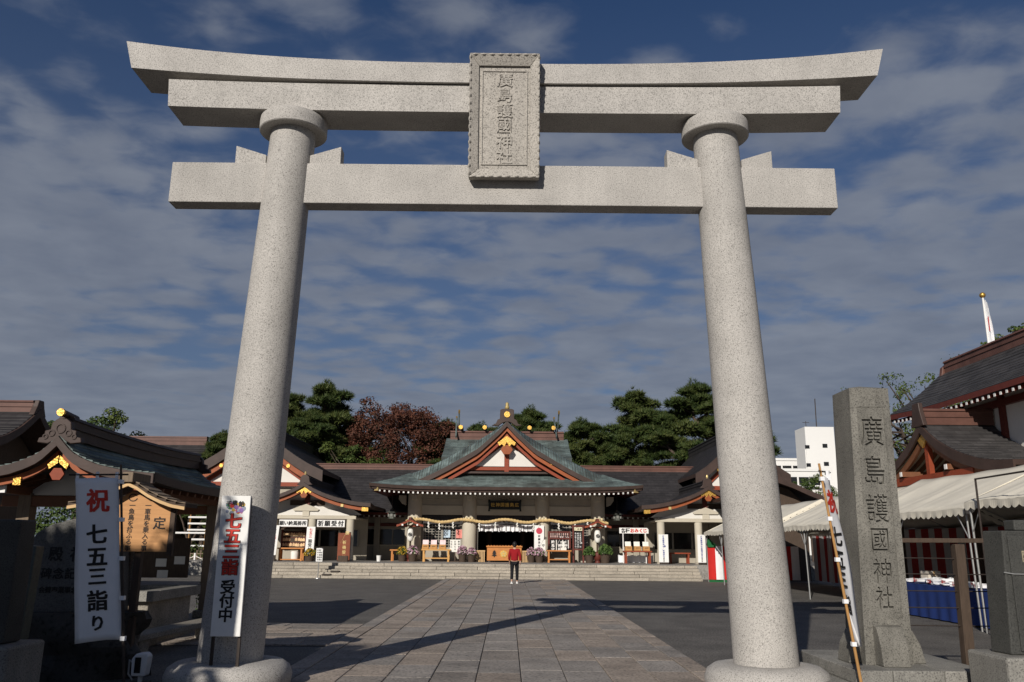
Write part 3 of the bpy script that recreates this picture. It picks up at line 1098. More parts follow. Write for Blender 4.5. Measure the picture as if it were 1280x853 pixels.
letters('inscription', column_text('戦没者名', 5.84 - 5.9, 1.74, .255, .13, .8), GREYGOLD, t, (0, -1.543 + 1.5, 0), bold=.004, thick=.004)
MB(o).tube([(5.325, -1.525, 1.445), (5.42, -1.55, 1.43), (6.3, -1.56, 1.415)], .007, 6).build('cable', STEEL, t)
MB(o).box(5.12, 7.1, -1.74, -.98, 0, .622).build('base_stone', PLINTH, t, bevel=.03)

# ------------------------------------------------------------------ stones and boards in the shade at the left
t = thing('monument', 'dark carved commemorative stone with rounded head on a rough boulder', 'stone monument', (-5.6, .6, 0))
o = (-5.6, .6, 0)
pts = [(-6.24, .78), (-4.9, .80), (-4.98, 1.62), (-5.12, 1.80), (-5.35, 1.90), (-5.62, 1.945), (-5.86, 1.90), (-6.06, 1.78), (-6.12, 1.66)]
MB(o).prism(pts, 'y', .60, .95).build('stone', granite('grey_polished_stone', (.125, .122, .112), (.06, .058, .055), 60, stain=.3, bump=.1), t, bevel=.015)
MB(o).prism([(x + (.06 if x > -5.5 else -.05), z + .05) for x, z in pts], 'y', .955, 1.15).build('back_stone', OLDSTONE, t, bevel=.05)
F0 = (0, .598 - .6, 0)
letters('inscription', [(c, x + 5.6, 1.515, .19) for c, x in zip('殿社御', (-5.77, -5.49, -5.21))], BLACKP, t, F0, bold=.03, lift=.002)
letters('inscription', row_text('碑念記功竣', -5.86 + 5.6, 1.275, .155, .145), BLACKP, t, F0, bold=.03, lift=.002)
letters('inscription', row_text('会賛奉業事念記典大御', -5.89 + 5.6, 1.07, .083, .085), BLACKP, t, F0, bold=.03, lift=.002)
# pale characters on the side face of the stone before it
rg = random.Random(8)
bo = MB(o)
rows = []
for i in range(9):
    z = .80 * i / 8
    row = []
    for k in range(25):
        a = 2 * math.pi * k / 24
        r = 1 + .10 * math.sin(3 * a + i) + rg.uniform(-.05, .05) if k < 24 else None
        if k == 24:
            row.append(row[0])
        else:
            row.append((-5.55 + .92 * r * math.cos(a) * (1.05 - .12 * z), .80 + .48 * r * math.sin(a) * (1.05 - .15 * z), z))
    rows.append(row)
bo.grid(rows)
bo.add(rows[-1][:-1], [tuple(range(24))])
ROCK = granite('dark_rock', (.060, .056, .050), (.02, .02, .018), 14, stain=.45, bump=1.0)
bo.build('boulder', ROCK, t, smooth=35)

t = thing('stone_slab', 'dark upright stone slab on a low square base at the picture edge', 'stone slab', (-5.3, -1.5, 0))
o = (-5.3, -1.5, 0)
MB(o).box(-6.4, -5.02, -1.62, -1.30, .66, 1.90).build('slab', DARKSTONE, t, bevel=.02)
MB(o).box(-6.6, -4.86, -1.80, -1.10, 0, .655).build('base_stone', PLINTH, t, bevel=.03)
t = thing('inscribed_stone', 'narrow grey stone with small white vertical writing beside the carved monument', 'inscribed stone', (-5.9, -.3, 0))
o = (-5.9, -.3, 0)
MB(o).prism([(-5.84, .55), (-5.58, .55), (-5.54, 1.62), (-5.80, 1.64)], 'y', -.30, -.12).build('stone', M('greenish_stone', (.13, .14, .115), var=.2, scale=30, bump=.3), t, bevel=.01)
MB(o).box(-5.95, -5.45, -.42, 0, 0, .546).build('base_stone', ROCK, t, bevel=.03)
WHT = M('white_lettering', (.62, .62, .58))
letters('inscription', column_text('大工建築請負社中', -5.665 + 5.9, 1.44, .062, .060), WHT, t, (0, -.302 + .3, 0), bold=.01)
letters('inscription', column_text('石工彫刻師奉納有志一同', -5.745 + 5.9, 1.42, .062, .056), WHT, t, (0, -.302 + .3, 0), bold=.01)

# notice board with a little curved roof
t = thing('notice_board', 'roofed wooden notice board with handwritten black rules on warm timber', 'notice board', (-4.85, .6, 0))
o = (-4.85, .6, 0)
bd = MB(o).prism([(-5.34, 1.555), (-4.345, 1.555), (-4.335, 2.13), (-4.62, 2.20), (-4.85, 2.335), (-5.08, 2.20), (-5.36, 2.13)], 'y', .60, .64)
bd.build('board', M('amber_board', (.52, .265, .105), var=.16, scale=5, rough=.6, stretch=(.6, 6, 6), stain=.15), t)
for x in (-5.37, -4.31):
    MB(o).box(x - .035, x + .035, .60, .67, 1.50, 2.13).build('side_frame', BROWNW, t, bevel=.005)
for x in (-4.73, -5.20):
    MB(o).box(x - .045, x + .045, .645, .735, 0, 1.56).build('post', BROWNW, t, bevel=.006)
pr = [(0, 2.47), (.12, 2.42), (.26, 2.33), (.42, 2.255), (.58, 2.20), (.76, 2.17)]
cs, so = gable_roof('y', -4.85, pr, .42, .86, n=6, nt=2, step=.012, thick=.05, o=o)
rf = MB(o).box(-4.87, -4.83, .42, .86, 2.40, 2.44).build('ridge_core', BROWNW, t)
so.build('roof', BROWNW, t)
join_mb(cs, o).build('roof_boards', GREYW, t)
barge('y', -4.85, pr, .40, .43, .045, .085, o=o).build('white_trim', PALEW, t)
MB(o).box(-4.92, -4.78, .36, .92, 2.43, 2.56).build('ridge_beam', GREYW, t, bevel=.01)
letters('lettering', [('定', -4.47 + 4.85, 1.92, .17)] + [(c, -4.64 + 4.85, 2.145 - .078 * i, .082) for i, c in enumerate('一車馬を乗入る事')] + [(c, -4.85 + 4.85, 2.145 - .078 * i, .082) for i, c in enumerate('一魚鳥を捕ふる事')], BLACKP, t, (0, 0, 0), bold=.015, lift=.003)
em = MB(o)
for k in range(18):
    a0, a1 = 2 * math.pi * k / 18 + .5, 2 * math.pi * (k + 1) / 18 + .5
    if k < 16:
        em.bar((-4.85 + .055 * math.cos(a0), .597, 2.245 + .045 * math.sin(a0)), (-4.85 + .055 * math.cos(a1), .597, 2.245 + .045 * math.sin(a1)), .012, .002, up=(0, 1, 0))
em.build('painted_ring', BLACKP, t)
for q in (-.30, -.18, .1):
    pass

# portable floodlight on the gravel
t = thing('floodlight', 'small white portable lamp standing on the shaded gravel', 'floodlight', (-4.35, .2, 0))
o = (-4.35, .2, 0)
MB(o).prism([(-4.44, .10), (-4.27, .10), (-4.25, .33), (-4.29, .37), (-4.40, .36), (-4.45, .30)], 'y', .14, .30).build('housing', WHITEP, t, bevel=.02)
MB(o).box(-4.40, -4.325, .128, .139, .14, .32).build('dark_glass', GLASSD, t, bevel=.004)
MB(o).tube([(-4.46, .22, .25), (-4.50, .22, .28), (-4.50, .22, .12), (-4.44, .22, .05)], .012, 6).build('bracket', STEEL, t)
MB(o).box(-4.46, -4.25, .12, .32, 0, .03).build('foot', RUST, t, bevel=.006)
MB(o).bar((-4.35, .22, .02), (-4.35, .22, .12), .04, .04, up=(0, 1, 0)).build('stem', WHITEP, t)

# stone bench and kerb before the pavilion
t = thing('stone_bench', 'low stone bench slab on two blocks in front of the water pavilion', 'stone bench', (-5.4, 3.6, 0))
o = (-5.4, 3.6, 0)
MB(o).hexa([(-5.72, 2.1, .24), (-5.34, 2.1, .24), (-5.08, 5.5, .24), (-5.46, 5.5, .24), (-5.72, 2.1, .33), (-5.34, 2.1, .33), (-5.08, 5.5, .33), (-5.46, 5.5, .33)]).build('seat_slab', KERBSTONE, t, bevel=.015)
for y in (2.5, 4.9):
    MB(o).box(-5.62 + (y - 2.1) * .076, -5.38 + (y - 2.1) * .076, y, y + .35, 0, .237).build('leg_block', KERBSTONE, t, bevel=.015)

# ------------------------------------------------------------------ water pavilion
t = thing('water_pavilion', 'open water pavilion with curved green copper roof and carved ridge ornament', 'pavilion', (-7.15, 5.6, 0))
o = (-7.15, 5.6, 0)
cxp = -7.15
prof = [(0, 3.30), (.10, 3.19), (.25, 3.03), (.45, 2.92), (.7, 2.82), (1.0, 2.75), (1.3, 2.70), (1.6, 2.665)]
def sori(d, tt):
    u = (tt - 5.9) / 3.05
    return (.03 * abs(u) ** 3) + (.05 * abs(u) ** 3 * (d / 1.6))
cs, so = gable_roof('y', cxp, prof, 2.85, 8.95, n=14, nt=10, step=.020, thick=.13, sori=sori, o=o)
RF = so.build('roof', COPPERB, t, smooth=40)
for c_ in cs:
    c_.build('roof_course', COPPERGY, RF)
barge('y', cxp, prof, 2.80, 2.88, .012, .17, sori=sori, o=o, n=16).build('bargeboard', COPPERB, t, smooth=40)
barge('y', cxp, prof, 2.95, 3.02, .18, .29, d0=.04, d1=1.5, sori=sori, o=o, n=16).build('inner_bargeboard', BARGE, t, smooth=40)
RG = ridge('y', cxp, 3.24, .37, .22, 3.0, 8.8, o=o, sag=.06, n=14).build('ridge', COPPERB, t, smooth=50)
MB(o).disc_y(cxp, 3.70, .062, 2.78, 2.84, 18).build('gold_disc', GOLD, RG)
MB(o).tube([(cxp, 2.84, 3.70), (cxp, 3.3, 3.66)], .058, 12).build('ridge_end_tile', COPPERB, RG, smooth=40)
orn = MB(o)
out = [(-.42, 3.52), (-.40, 3.60), (-.30, 3.62), (-.30, 3.72), (-.20, 3.74), (-.18, 3.86), (-.08, 3.93), (.08, 3.93), (.18, 3.86), (.20, 3.74), (.30, 3.72), (.30, 3.62), (.40, 3.60), (.42, 3.52), (.22, 3.50), (0, 3.60), (-.22, 3.50)]
orn.prism([(cxp + x * .85, 3.20 + (z - 3.5) * .95) for x, z in out], 'y', 2.86, 2.98)
orn.build('carved_ornament', COPPERB, RG, bevel=.012)
vol = MB(o)
for (x, z, r) in ((0, 3.76, .085), (-.16, 3.68, .055), (.16, 3.68, .055), (-.27, 3.62, .04), (.27, 3.62, .04)):
    for k in range(14):
        a0, a1 = 2 * math.pi * k / 14, 2 * math.pi * (k + 1) / 14
        x_, z_, r_ = cxp + x * .85, 3.20 + (z - 3.5) * .95, r * .85
        vol.bar((x_ + r_ * math.cos(a0), 2.855, z_ + r_ * math.sin(a0)), (x_ + r_ * math.cos(a1), 2.855, z_ + r_ * math.sin(a1)), .022, .02, up=(0, 1, 0))
vol.build('ornament_scrolls', COPPERB, RG, kind='stuff')
ORN2 = MB(o).prism([(cxp + x * .85, 3.20 + (z - 3.5) * .95) for x, z in out], 'y', 8.82, 8.94).build('carved_ornament', COPPERB, RG, bevel=.012)
# gable fittings
MB(o).prism([(cxp + .12 * math.cos(k * math.pi / 3), 2.72 + .11 * math.sin(k * math.pi / 3)) for k in range(6)], 'y', 2.92, 2.96).build('gable_pendant', VERM, t, bevel=.006)
for sg in (-1, 1):
    MB(o).prism([(cxp + sg * .01, 3.02), (cxp + sg * .17, 2.88), (cxp + sg * .14, 2.80), (cxp + sg * .01, 2.90)][::sg], 'y', 2.925, 2.948).build('gold_fitting', GOLD, t)
    MB(o).box(cxp + sg * .62 - .06, cxp + sg * .62 + .06, 2.915, 2.94, 2.54, 2.66).build('gold_fitting', GOLD, t)
PV = [(-.95, 3.9), (.95, 3.9), (-.95, 7.6), (.95, 7.6)]
for x, y in PV:
    q = MB(o).box(cxp + x - .11, cxp + x + .11, y - .11, y + .11, .15, 2.46).build('post', GREYW, t, bevel=.01)
    MB(o).box(cxp + x - .19, cxp + x + .19, y - .19, y + .19, .15, .30).build('post_base', KERBSTONE, q, bevel=.02)
for y in (3.9, 7.6):
    MB(o).box(cxp - 1.35, cxp + 1.35, y - .09, y + .09, 2.24, 2.42).build('tie_beam', BROWNR, t, bevel=.008)
    MB(o).prism([(cxp - 1.0, 2.43), (cxp + 1.0, 2.43), (cxp + .75, 2.60), (cxp + .1, 3.04), (cxp - .1, 3.04), (cxp - .75, 2.60)], 'y', y - .04, y + .04).build('gable_panel', PLASTER, t)
for x in (-.95, .95):
    MB(o).box(cxp + x - .08, cxp + x + .08, 3.1, 8.6, 2.425, 2.55).build('purlin', BROWNR, t, bevel=.008)
    for y in (3.08, 8.62):
        MB(o).box(cxp + x - .078, cxp + x + .078, y - .02, y + .02, 2.427, 2.548).build('purlin_end', WHITEP, t)
rme = MB().box(-.03, .03, -.035, .035, 0, 1).mesh('rafter', BROWNR)
k = 0
for y in [3.15 + .36 * i for i in range(16)]:
    for sg in (-1, 1):
        a = Vector((sg * .5, y - 5.6, 2.72)); b = Vector((sg * 1.5, y - 5.6, 2.50))
        d = b - a
        inst(rme, 'rafter', t, a, d.to_track_quat('Z', 'Y').to_euler(), (1, 1, d.length))
# basin, ladles, buckets, platform
MB(o).box(-9.2, -5.75, 3.0, 8.9, 0, .15).build('platform', KERBSTONE, t, bevel=.02)
bs = MB(o)
bs.box(-8.3, -6.15, 4.6, 6.6, .15, .66)
bs.build('basin_body', KERBSTONE, t, bevel=.02)
rim = MB(o)
rim.box(-8.45, -6.02, 4.45, 4.75, .664, .84); rim.box(-8.45, -6.02, 6.45, 6.75, .664, .84)
rim.box(-8.45, -8.15, 4.753, 6.447, .664, .84); rim.box(-6.32, -6.02, 4.753, 6.447, .664, .84)
rim.build('basin_rim', PLINTH, t, bevel=.015)
MB(o).box(-8.15, -6.32, 4.75, 6.45, .70, .78).build('water', M('basin_water', (.03, .04, .045), rough=.03, spec=.5), t)
LAD = MB().tube([(0, 0, 0), (.02, .42, .03)], .011, 6)
LAD.lathe(0, -.05, [(.035, -.05), (.045, .03), (.04, .03), (.03, -.04)], 10)
lad = LAD.mesh('ladle', PALEW)
for i in range(5):
    c_ = inst(lad, 'ladle', None, (-7.9 + .36 * i, 4.56, .88), (0, 0, R(-6 + 5 * i)))
    tag(c_, 'wooden water ladle laid across the rim of the stone basin', 'ladle', 'ladles on the water basin')
bn = thing('notice_box', 'dark box with pale papers hanging in the water pavilion', 'notice box', (-7.0, 7.35, 1.0))
MB((-7.0, 7.35, 1.0)).box(-7.5, -6.55, 7.33, 7.42, .95, 1.75).build('panel', BROWNW, bn, bevel=.01)
for i, (x, z) in enumerate(((-7.1, 1.25), (-7.05, 1.02), (-6.72, 1.3))):
    MB((-7.0, 7.35, 1.0)).box(x - .11, x + .11, 7.318, 7.328, z - .08, z + .08).build('paper', SHADEW, bn)
for i in range(2):
    q = thing('white_bottle', 'two slim white bottles by the basin' if 0 else 'slim white bottle standing on the pavilion basin rim', 'bottle', (-7.4 + .16 * i, 4.62, .84), 0, 'white bottles on the basin')
    MB((-7.4 + .16 * i, 4.62, .84)).lathe(-7.4 + .16 * i, 4.62, [(.03, .84), (.032, .98), (.014, 1.03), (.014, 1.09)], 10).build('body', WHITEP, q, smooth=40)
    MB((-7.4 + .16 * i, 4.62, .84)).lathe(-7.4 + .16 * i, 4.62, [(.017, 1.09), (.017, 1.115)], 8).build('cap', BRONZE, q)

# ------------------------------------------------------------------ steps and terrace
ZP = .70
st = structure(thing('steps', 'five long pale stone steps rising to the shrine terrace', None, (0, 30.6, 0)))
rng = random.Random(11)
o = (0, 30.6, 0)
for i in range(5):
    y0 = 30.6 + .27 * i
    x = -13.6 + rng.uniform(0, 1.0)
    xs = [-13.6]
    while x < 9.2:
        if x - xs[-1] > .7:
            xs.append(x)
        x += rng.uniform(1.9, 3.0)
    xs.append(9.45)
    for a, b in zip(xs, xs[1:]):
        MB(o).box(a + .008, b - .008, y0 + rng.uniform(-.004, .004), y0 + .30 + (.03 if i < 4 else 0), .14 * i, .14 * (i + 1) - (.004 if i < 4 else .0)).build('step_stone', STEPSTONE, st, bevel=.016)
MB(o).box(-13.55, 9.40, 30.66, 31.9, -.02, .10).build('step_core', STEPSTONE, st)
TERR = granite('terrace_paving', (.30, .285, .26), (.15, .14, .13), 20, stain=.25)
tr = structure(MB((0, 38, 0)).box(-13.6, 9.45, 31.985, 46, 0, .698).build('terrace', TERR, label='paved stone terrace in front of the shrine buildings'))
tr2 = structure(MB((14, 38, 0)).box(9.46, 16, 33.2, 46, 0, .694).build('terrace', TERR, label='paved stone terrace under the far wing'))
tr3 = structure(MB((-18, 38, 0)).box(-24, -13.61, 33.2, 46, 0, .694).build('terrace', TERR, label='paved stone terrace under the near wing'))
for i, x in enumerate((-8.55, -8.20)):
    tag(MB((x, 30.8, 0)).box(x - .2, x + .2, 30.55 + .27 * (i + 0), 30.85 + .27 * i, .143 + .14 * i, .20 + .14 * i).build('wedge_step', RUST, bevel=.008), ['dark wedge laid on the second stone step', 'dark wedge laid on the third stone step'][i], 'step wedge')

# ------------------------------------------------------------------ main hall
H = thing('main_hall', 'shrine main hall with green copper hip-and-gable roof and gold crests', 'shrine hall', (0, 38, ZP))
o = (0, 38, ZP)
g_prof = [(0, 8.42), (.20, 8.25), (.5, 8.02), (1.0, 7.70), (1.6, 7.33), (2.4, 6.86), (3.2, 6.40), (4.0, 5.98), (4.8, 5.62), (5.4, 5.40)]
def g_sori(d, tt):
    u = max(0, (36.25 - tt) / .95)
    return -.58 * u ** 1.4 * min(1, .22 + d / 2)
ts = [35.30, 35.5, 35.75, 36.0, 36.3, 37.5, 39.5, 42.5, 45.5]
cs, so = gable_roof('y', 0, g_prof, 35.3, 45.5, n=26, step=.012, thick=.10, sori=g_sori, o=o, ts=ts)
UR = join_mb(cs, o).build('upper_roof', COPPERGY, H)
so.build('soffit', COPPERB, H)
# shingle seams on the drooping verge
sm = MB(o)
for sg in (-1, 1):
    for i in range(34):
        d = .25 + 5.0 * i / 34
        pts = [roof_pt('y', 0, sg, d, interp(g_prof, d) + g_sori(d, t_) + .018, t_) for t_ in ts[:5]]
        for a, b in zip(pts, pts[1:]):
            sm.bar(a, b, .012, .012)
sm.build('verge_seams', COPPERB, H, kind='stuff')
# hipped lower roof
E0, E1 = 34.2, 36.2
def eave_z(x): return 4.60 + .17 * abs(x / 7.3) ** 4
lr = []
for i in range(9):
    u0, u1 = i / 9, (i + 1) / 9
    def sk(u, x):
        f = u
        zz = eave_z(x) * (1 - f) + 5.46 * f - .26 * f * (1 - f)
        return zz
    m = MB(o)
    n = 24
    rows = []
    for (u, dz) in ((u0, .014), (u1, 0.0), (u1, -.02), (u0, -.004)):
        hw = 7.3 - 1.9 * u
        rows.append([(hw * (2 * k / n - 1), E0 + (E1 - E0) * u, sk(u, 7.3 * (2 * k / n - 1)) + dz) for k in range(n + 1)])
    rows.append(rows[0])
    m.grid(rows)
    lr.append(m)
    for sg in (-1, 1):
        m = MB(o)
        rows = []
        for (u, dz) in ((u0, .014), (u1, 0.0), (u1, -.02), (u0, -.004)):
            xx = sg * (7.3 - 1.9 * u)
            y_ = E0 + (E1 - E0) * u
            rows.append([(xx, y_ + (45.5 - y_) * k / 8, (sk(u, 7.3) if k == 0 else sk(u, 7.3 * (1 - .35 * min(1, k / 2)))) + dz) for k in range(9)])
        rows.append(rows[0])
        m.grid(rows)
        lr.append(m)
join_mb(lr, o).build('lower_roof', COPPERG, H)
fs = MB(o)
n = 24
X_ = [7.3 * (2 * k / n - 1) for k in range(n + 1)]
fs.grid([[(x, E0 - .005, eave_z(x) + .004) for x in X_], [(x, E0 + .03, eave_z(x) - .16) for x in X_], [(x, E0 + .12, eave_z(x) - .165) for x in X_], [(x, E0 + .14, eave_z(x) - .28) for x in X_]])
for sg in (-1, 1):
    Y_ = [E0 + 11 * k / 8 for k in range(9)]
    fs.grid([[(sg * 7.305, y, eave_z(7.3) - .17 * (1 - .82) * 0 - (0 if k == 0 else .06 * min(k, 2))) for k, y in enumerate(Y_)], [(sg * 7.20, y, eave_z(7.3) - .28 - (0 if k == 0 else .06 * min(k, 2))) for k, y in enumerate(Y_)]])
fs.build('eave_fascia', COPPERB, H)
# soffit of the lower roof and rafters with white ends
MB(o).grid([[(-7.18, E0 + .14, 4.36), (7.18, E0 + .14, 4.36)], [(-5.3, 37.2, 4.62), (5.3, 37.2, 4.62)]]).build('eave_soffit', MAROON, H)
MB(o).grid([[(sg_ * 7.18, E0 + .14, 4.36), (sg_ * 7.18, 45.4, 4.36)] for sg_ in (-1,)] + [[(-5.3, 37.2, 4.62), (-5.3, 45.4, 4.62)]]).build('eave_soffit', MAROON, H)
MB(o).grid([[(7.18, E0 + .14, 4.36), (7.18, 45.4, 4.36)], [(5.3, 37.2, 4.62), (5.3, 45.4, 4.62)]]).build('eave_soffit', MAROON, H)
ra, re_ = MB(o), MB(o)
for k in range(54):
    x = -6.75 + 13.5 * k / 53
    z = eave_z(x) - .325
    ra.bar((x, E0 + .20, z - .02), (x, 37.0, z + .24), .10, .10)
    re_.box(x - .042, x + .042, E0 + .185, E0 + .197, z - .068, z + .028)
ra.build('rafters', MAROON, H, kind='stuff')
re_.build('rafter_ends', WHITEP, H, kind='stuff')
for sg in (-1, 1):
    MB(o).bar((sg * 6.95, E0 + .16, 4.47), (sg * 5.2, 37.2, 4.70), .26, .20).build('corner_rafter', GOLDPALE, H)
# gable boards, wall, posts and gold fittings
barge('y', 0, g_prof, 35.22, 35.30, .015, .30, d0=0, d1=5.3, o=o, n=22, sori=lambda d, t: g_sori(d, 35.3)).build('bargeboard', COPPERB, H, smooth=30)
barge('y', 0, g_prof, 35.36, 35.46, .33, .54, d0=0, d1=4.2, o=o, n=20, sori=lambda d, t: g_sori(d, 35.3)).build('inner_bargeboard', BARGE, H, smooth=30)
barge('y', 0, g_prof, 35.50, 35.60, .66, .84, d0=0, d1=3.2, o=o, n=20, sori=lambda d, t: g_sori(d, 35.3)).build('inner_bargeboard', VERM, H, smooth=30)
MB(o).prism([(-3.7, 5.40), (3.7, 5.40), (0, 7.6)], 'y', 35.92, 36.0).build('gable_wall', BROWNW, H)
for sg in (-1, 1):
    MB(o).prism([(sg * .13, 5.84), (sg * 1.75, 5.84), (sg * .13, 7.05)][::sg], 'y', 35.86, 35.92).build('white_panel', PLASTER, H)
    MB(o).bar((sg * 2.35, 35.83, 5.62), (sg * .1, 35.83, 7.20), .10, .16, up=(0, 0, 1)).build('gable_brace', VERM, H)
    MB(o).bar((sg * 2.1, 35.80, 5.70), (sg * 3.6, 35.80, 5.66), .08, .12).build('gable_beam_end', VERM, H)
MB(o).box(-.12, .12, 35.78, 35.86, 5.5, 7.4).build('king_post', VERM, H)
MB(o).box(-2.45, 2.45, 35.79, 35.86, 5.62, 5.80).build('gable_beam', VERM, H)
MB(o).box(-3.6, 3.6, 35.7, 36.0, 5.44, 5.54).build('gable_sill', COPPERB, H)
for sg in (-1, 1):
    MB(o).prism([(0, 7.48), (sg * .50, 7.10), (sg * .42, 6.94), (sg * .26, 7.02), (sg * .14, 6.88), (0, 7.14)][::sg], 'y', 35.32, 35.35).build('gold_fitting', GOLD, H)
    MB(o).disc_y(sg * 2.5, 6.00, .11, 35.31, 35.35, 12).build('gold_fitting', GOLD, H)
    MB(o).prism([(sg * 3.45, 5.50), (sg * 4.3, 5.06), (sg * 4.35, 5.18), (sg * 4.0, 5.38), (sg * 3.5, 5.62)][::sg], 'y', 35.30, 35.34).build('gold_fitting', GOLD, H)
MB(o).prism([(.34 * math.cos(k * math.pi / 3), 6.72 + .30 * math.sin(k * math.pi / 3)) for k in range(6)], 'y', 35.36, 35.42).build('gable_pendant', BARGE, H, bevel=.02)
# ridge end over the gable
rg_ = ridge('y', 0, 8.22, .50, .40, 35.5, 41.0, o=o).build('ridge', COPPERR, H, smooth=40)
on = MB(o)
on.prism([(-.85, 8.05), (-.62, 8.16), (-.52, 8.38), (-.40, 8.42), (-.38, 8.92), (-.26, 8.98), (.26, 8.98), (.38, 8.92), (.40, 8.42), (.52, 8.38), (.62, 8.16), (.85, 8.05), (.5, 8.02), (.25, 8.20), (0, 8.28), (-.25, 8.20), (-.5, 8.02)], 'y', 35.3, 35.5)
ON = on.build('ridge_ornament', COPPERB, rg_, bevel=.02)
MB(o).disc_y(0, 8.66, .165, 35.24, 35.30, 18).build('gold_disc', GOLD, rg_)
MB(o).lathe(0, 35.4, [(.10, 8.985), (.13, 9.02), (.13, 9.12), (.09, 9.15), (.10, 9.30), (.04, 9.36)], 12).build('finial', GOLDPALE, rg_, smooth=40)
# cross roof with logs and forked finials
cprof = [(0, 8.0), (.6, 7.75), (1.4, 7.35), (2.4, 6.9), (3.6, 6.5)]
cs, so = gable_roof('x', 41.0, cprof, -3.75, 3.75, n=12, step=.012, thick=.3, o=o)
join_mb(cs, o).build('cross_roof', COPPERG, H)
so.build('cross_roof_soffit', COPPERG, H)
ridge('x', 41.0, 7.75, .72, .55, -3.5, 3.5, o=o).build('cross_ridge', COPPERR, H, smooth=40)
for x in (-2.85, -1.38, 1.38, 2.85):
    q = MB(o).tube([(x, 40.35, 8.62), (x, 41.0, 8.66), (x, 41.65, 8.62)], [.115, .13, .115], 14).build('ridge_log', COPPERB, H, smooth=40)
    MB(o).disc_y(x, 8.62, .128, 40.31, 40.35, 16).build('gold_cap', GOLD, q)
for sg in (-1, 1):
    for q in (-1, 1):
        a = (sg * 3.08 + q * .05, 41.0 + q * .75, 8.0)
        b = (sg * 3.08 + q * .05 + .06 * q, 41.0 - q * .62, 9.42 + .1 * q)
        p = MB(o).bar(a, b, .075, .16, up=(0, 1, 0)).build('forked_finial', COPPERG, H)
        d = (Vector(b) - Vector(a)).normalized()
        MB(o).bar(Vector(b), Vector(b) + d * .16, .10, .185, up=(0, 1, 0)).build('gold_tip', GOLD, p)

# body: columns, beams, panels
YC = 37.0
colx = (-5.12, -2.05, 2.03, 5.14)
for x in colx:
    q = MB(o).lathe(x, YC, [(.40, ZP), (.40, 2.95), (.40, 4.5)], 24).build('column', CREAM, H, smooth=50)
    MB(o).lathe(x, YC, [(.47, ZP), (.47, ZP + .10), (.42, ZP + .14)], 24).build('column_base', STEPSTONE, q, smooth=40)
    MB(o).box(x - .16, x + .16, YC - .47, YC - .395, 4.02, 4.30).build('bracket_block', CREAM, q, bevel=.02)
for sg in (-1, 1):
    x = sg * 5.62
    MB(o).prism([(x, 3.72), (x + sg * .22, 3.80), (x + sg * .42, 4.05), (x + sg * .42, 4.28), (x, 4.28)][::sg], 'y', YC - .12, YC + .12).build('carved_beam_end', BEIGE, H, bevel=.02)
for a, b in zip(colx, colx[1:]):
    a, b = a + .36, b - .36
    MB(o).box(a, b, YC - .10, YC + .10, 3.22, 3.74).build('beam', CREAM, H, bevel=.01)
    MB(o).box(a, b, YC - .05, YC + .10, 3.75, 4.10).build('plaster_panel', BEIGE, H)
    MB(o).box(a, b, YC - .12, YC + .10, 4.11, 4.5).build('beam', BEIGE, H, bevel=.01)
    MB(o).box(a, b, YC + .1, YC + .25, 2.72, 3.22).build('transom', ROOFDARK, H)
MB(o).box(-5.6, 5.6, YC + .3, 45, 4.45, 4.6).build('ceiling', BROWNW, H)
for sg in (-1, 1):
    MB(o).box(sg * 5.45 - .08, sg * 5.45 + .08, YC + .3, 45, ZP, 4.45).build('side_wall', BEIGE, H)
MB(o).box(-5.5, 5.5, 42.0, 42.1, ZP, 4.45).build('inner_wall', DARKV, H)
MB(o).box(-5.4, 5.4, YC + .3, 42, ZP, ZP + .03).build('floor', BROWNW, H)
for x in (-1.0, 1.0):
    MB(o).lathe(x, 39.6, [(.16, ZP), (.16, 4.4)], 12).build('inner_pillar', BROWNW, H, smooth=40)
# lattice windows in the side bays
WFR = M('grey_lattice', (.30, .28, .24), var=.12, scale=6)
for sg, (a, b) in ((-1, (-4.72, -2.45)), (1, (2.43, 4.74))):
    w = MB(o).box(a, b, YC + .30, YC + .34, ZP + .75, 2.72).build('window', GLASSD, H)
    MB(o).box(a, b, YC + .2, YC + .36, ZP, ZP + .75).build('window_panel', BEIGE, H)
    mid = (a + b) / 2
    for x in (a + .06, mid, b - .06):
        MB(o).box(x - .06, x + .06, YC + .20, YC + .30, ZP + .75, 2.72).build('mullion', WFR, w)
    nx = 12
    for k in range(1, nx):
        x = a + (b - a) * k / nx
        if abs(x - mid) < .07:
            continue
        MB(o).box(x - .018, x + .018, YC + .245, YC + .295, ZP + .76, 2.71).build('lattice_bar', WFR, w)
    for k in range(1, 9):
        z = ZP + .75 + 1.27 * k / 9
        MB(o).box(a + .12, mid - .06, YC + .235, YC + .28, z - .016, z + .016).build('lattice_bar', WFR, w)
        MB(o).box(mid + .06, b - .12, YC + .235, YC + .28, z - .016, z + .016).build('lattice_bar', WFR, w)
for x in (-1.62, 1.62):
    MB(o).box(x - .05, x + .05, YC + .1, YC + .25, ZP, 2.72).build('door_post', WFR, H)
# white curtain in the doorway
cu = MB(o)
rows = []
for j in range(4):
    rows.append([(-1.52 + 3.04 * k / 48, YC + .05 + .025 * math.sin(k * 1.57), 2.70 - .115 * j - (.05 if (j == 3 and k % 6 in (0,)) else 0)) for k in range(49)])
cu.grid(rows)
DC = cu.build('door_curtain', CLOTHW, H)
for k in range(13):
    x = -1.45 + 2.9 * k / 12
    MB(o).box(x - .012, x + .012, YC + .01, YC + .02, 2.36, 2.68).build('curtain_print', BRONZE, DC)

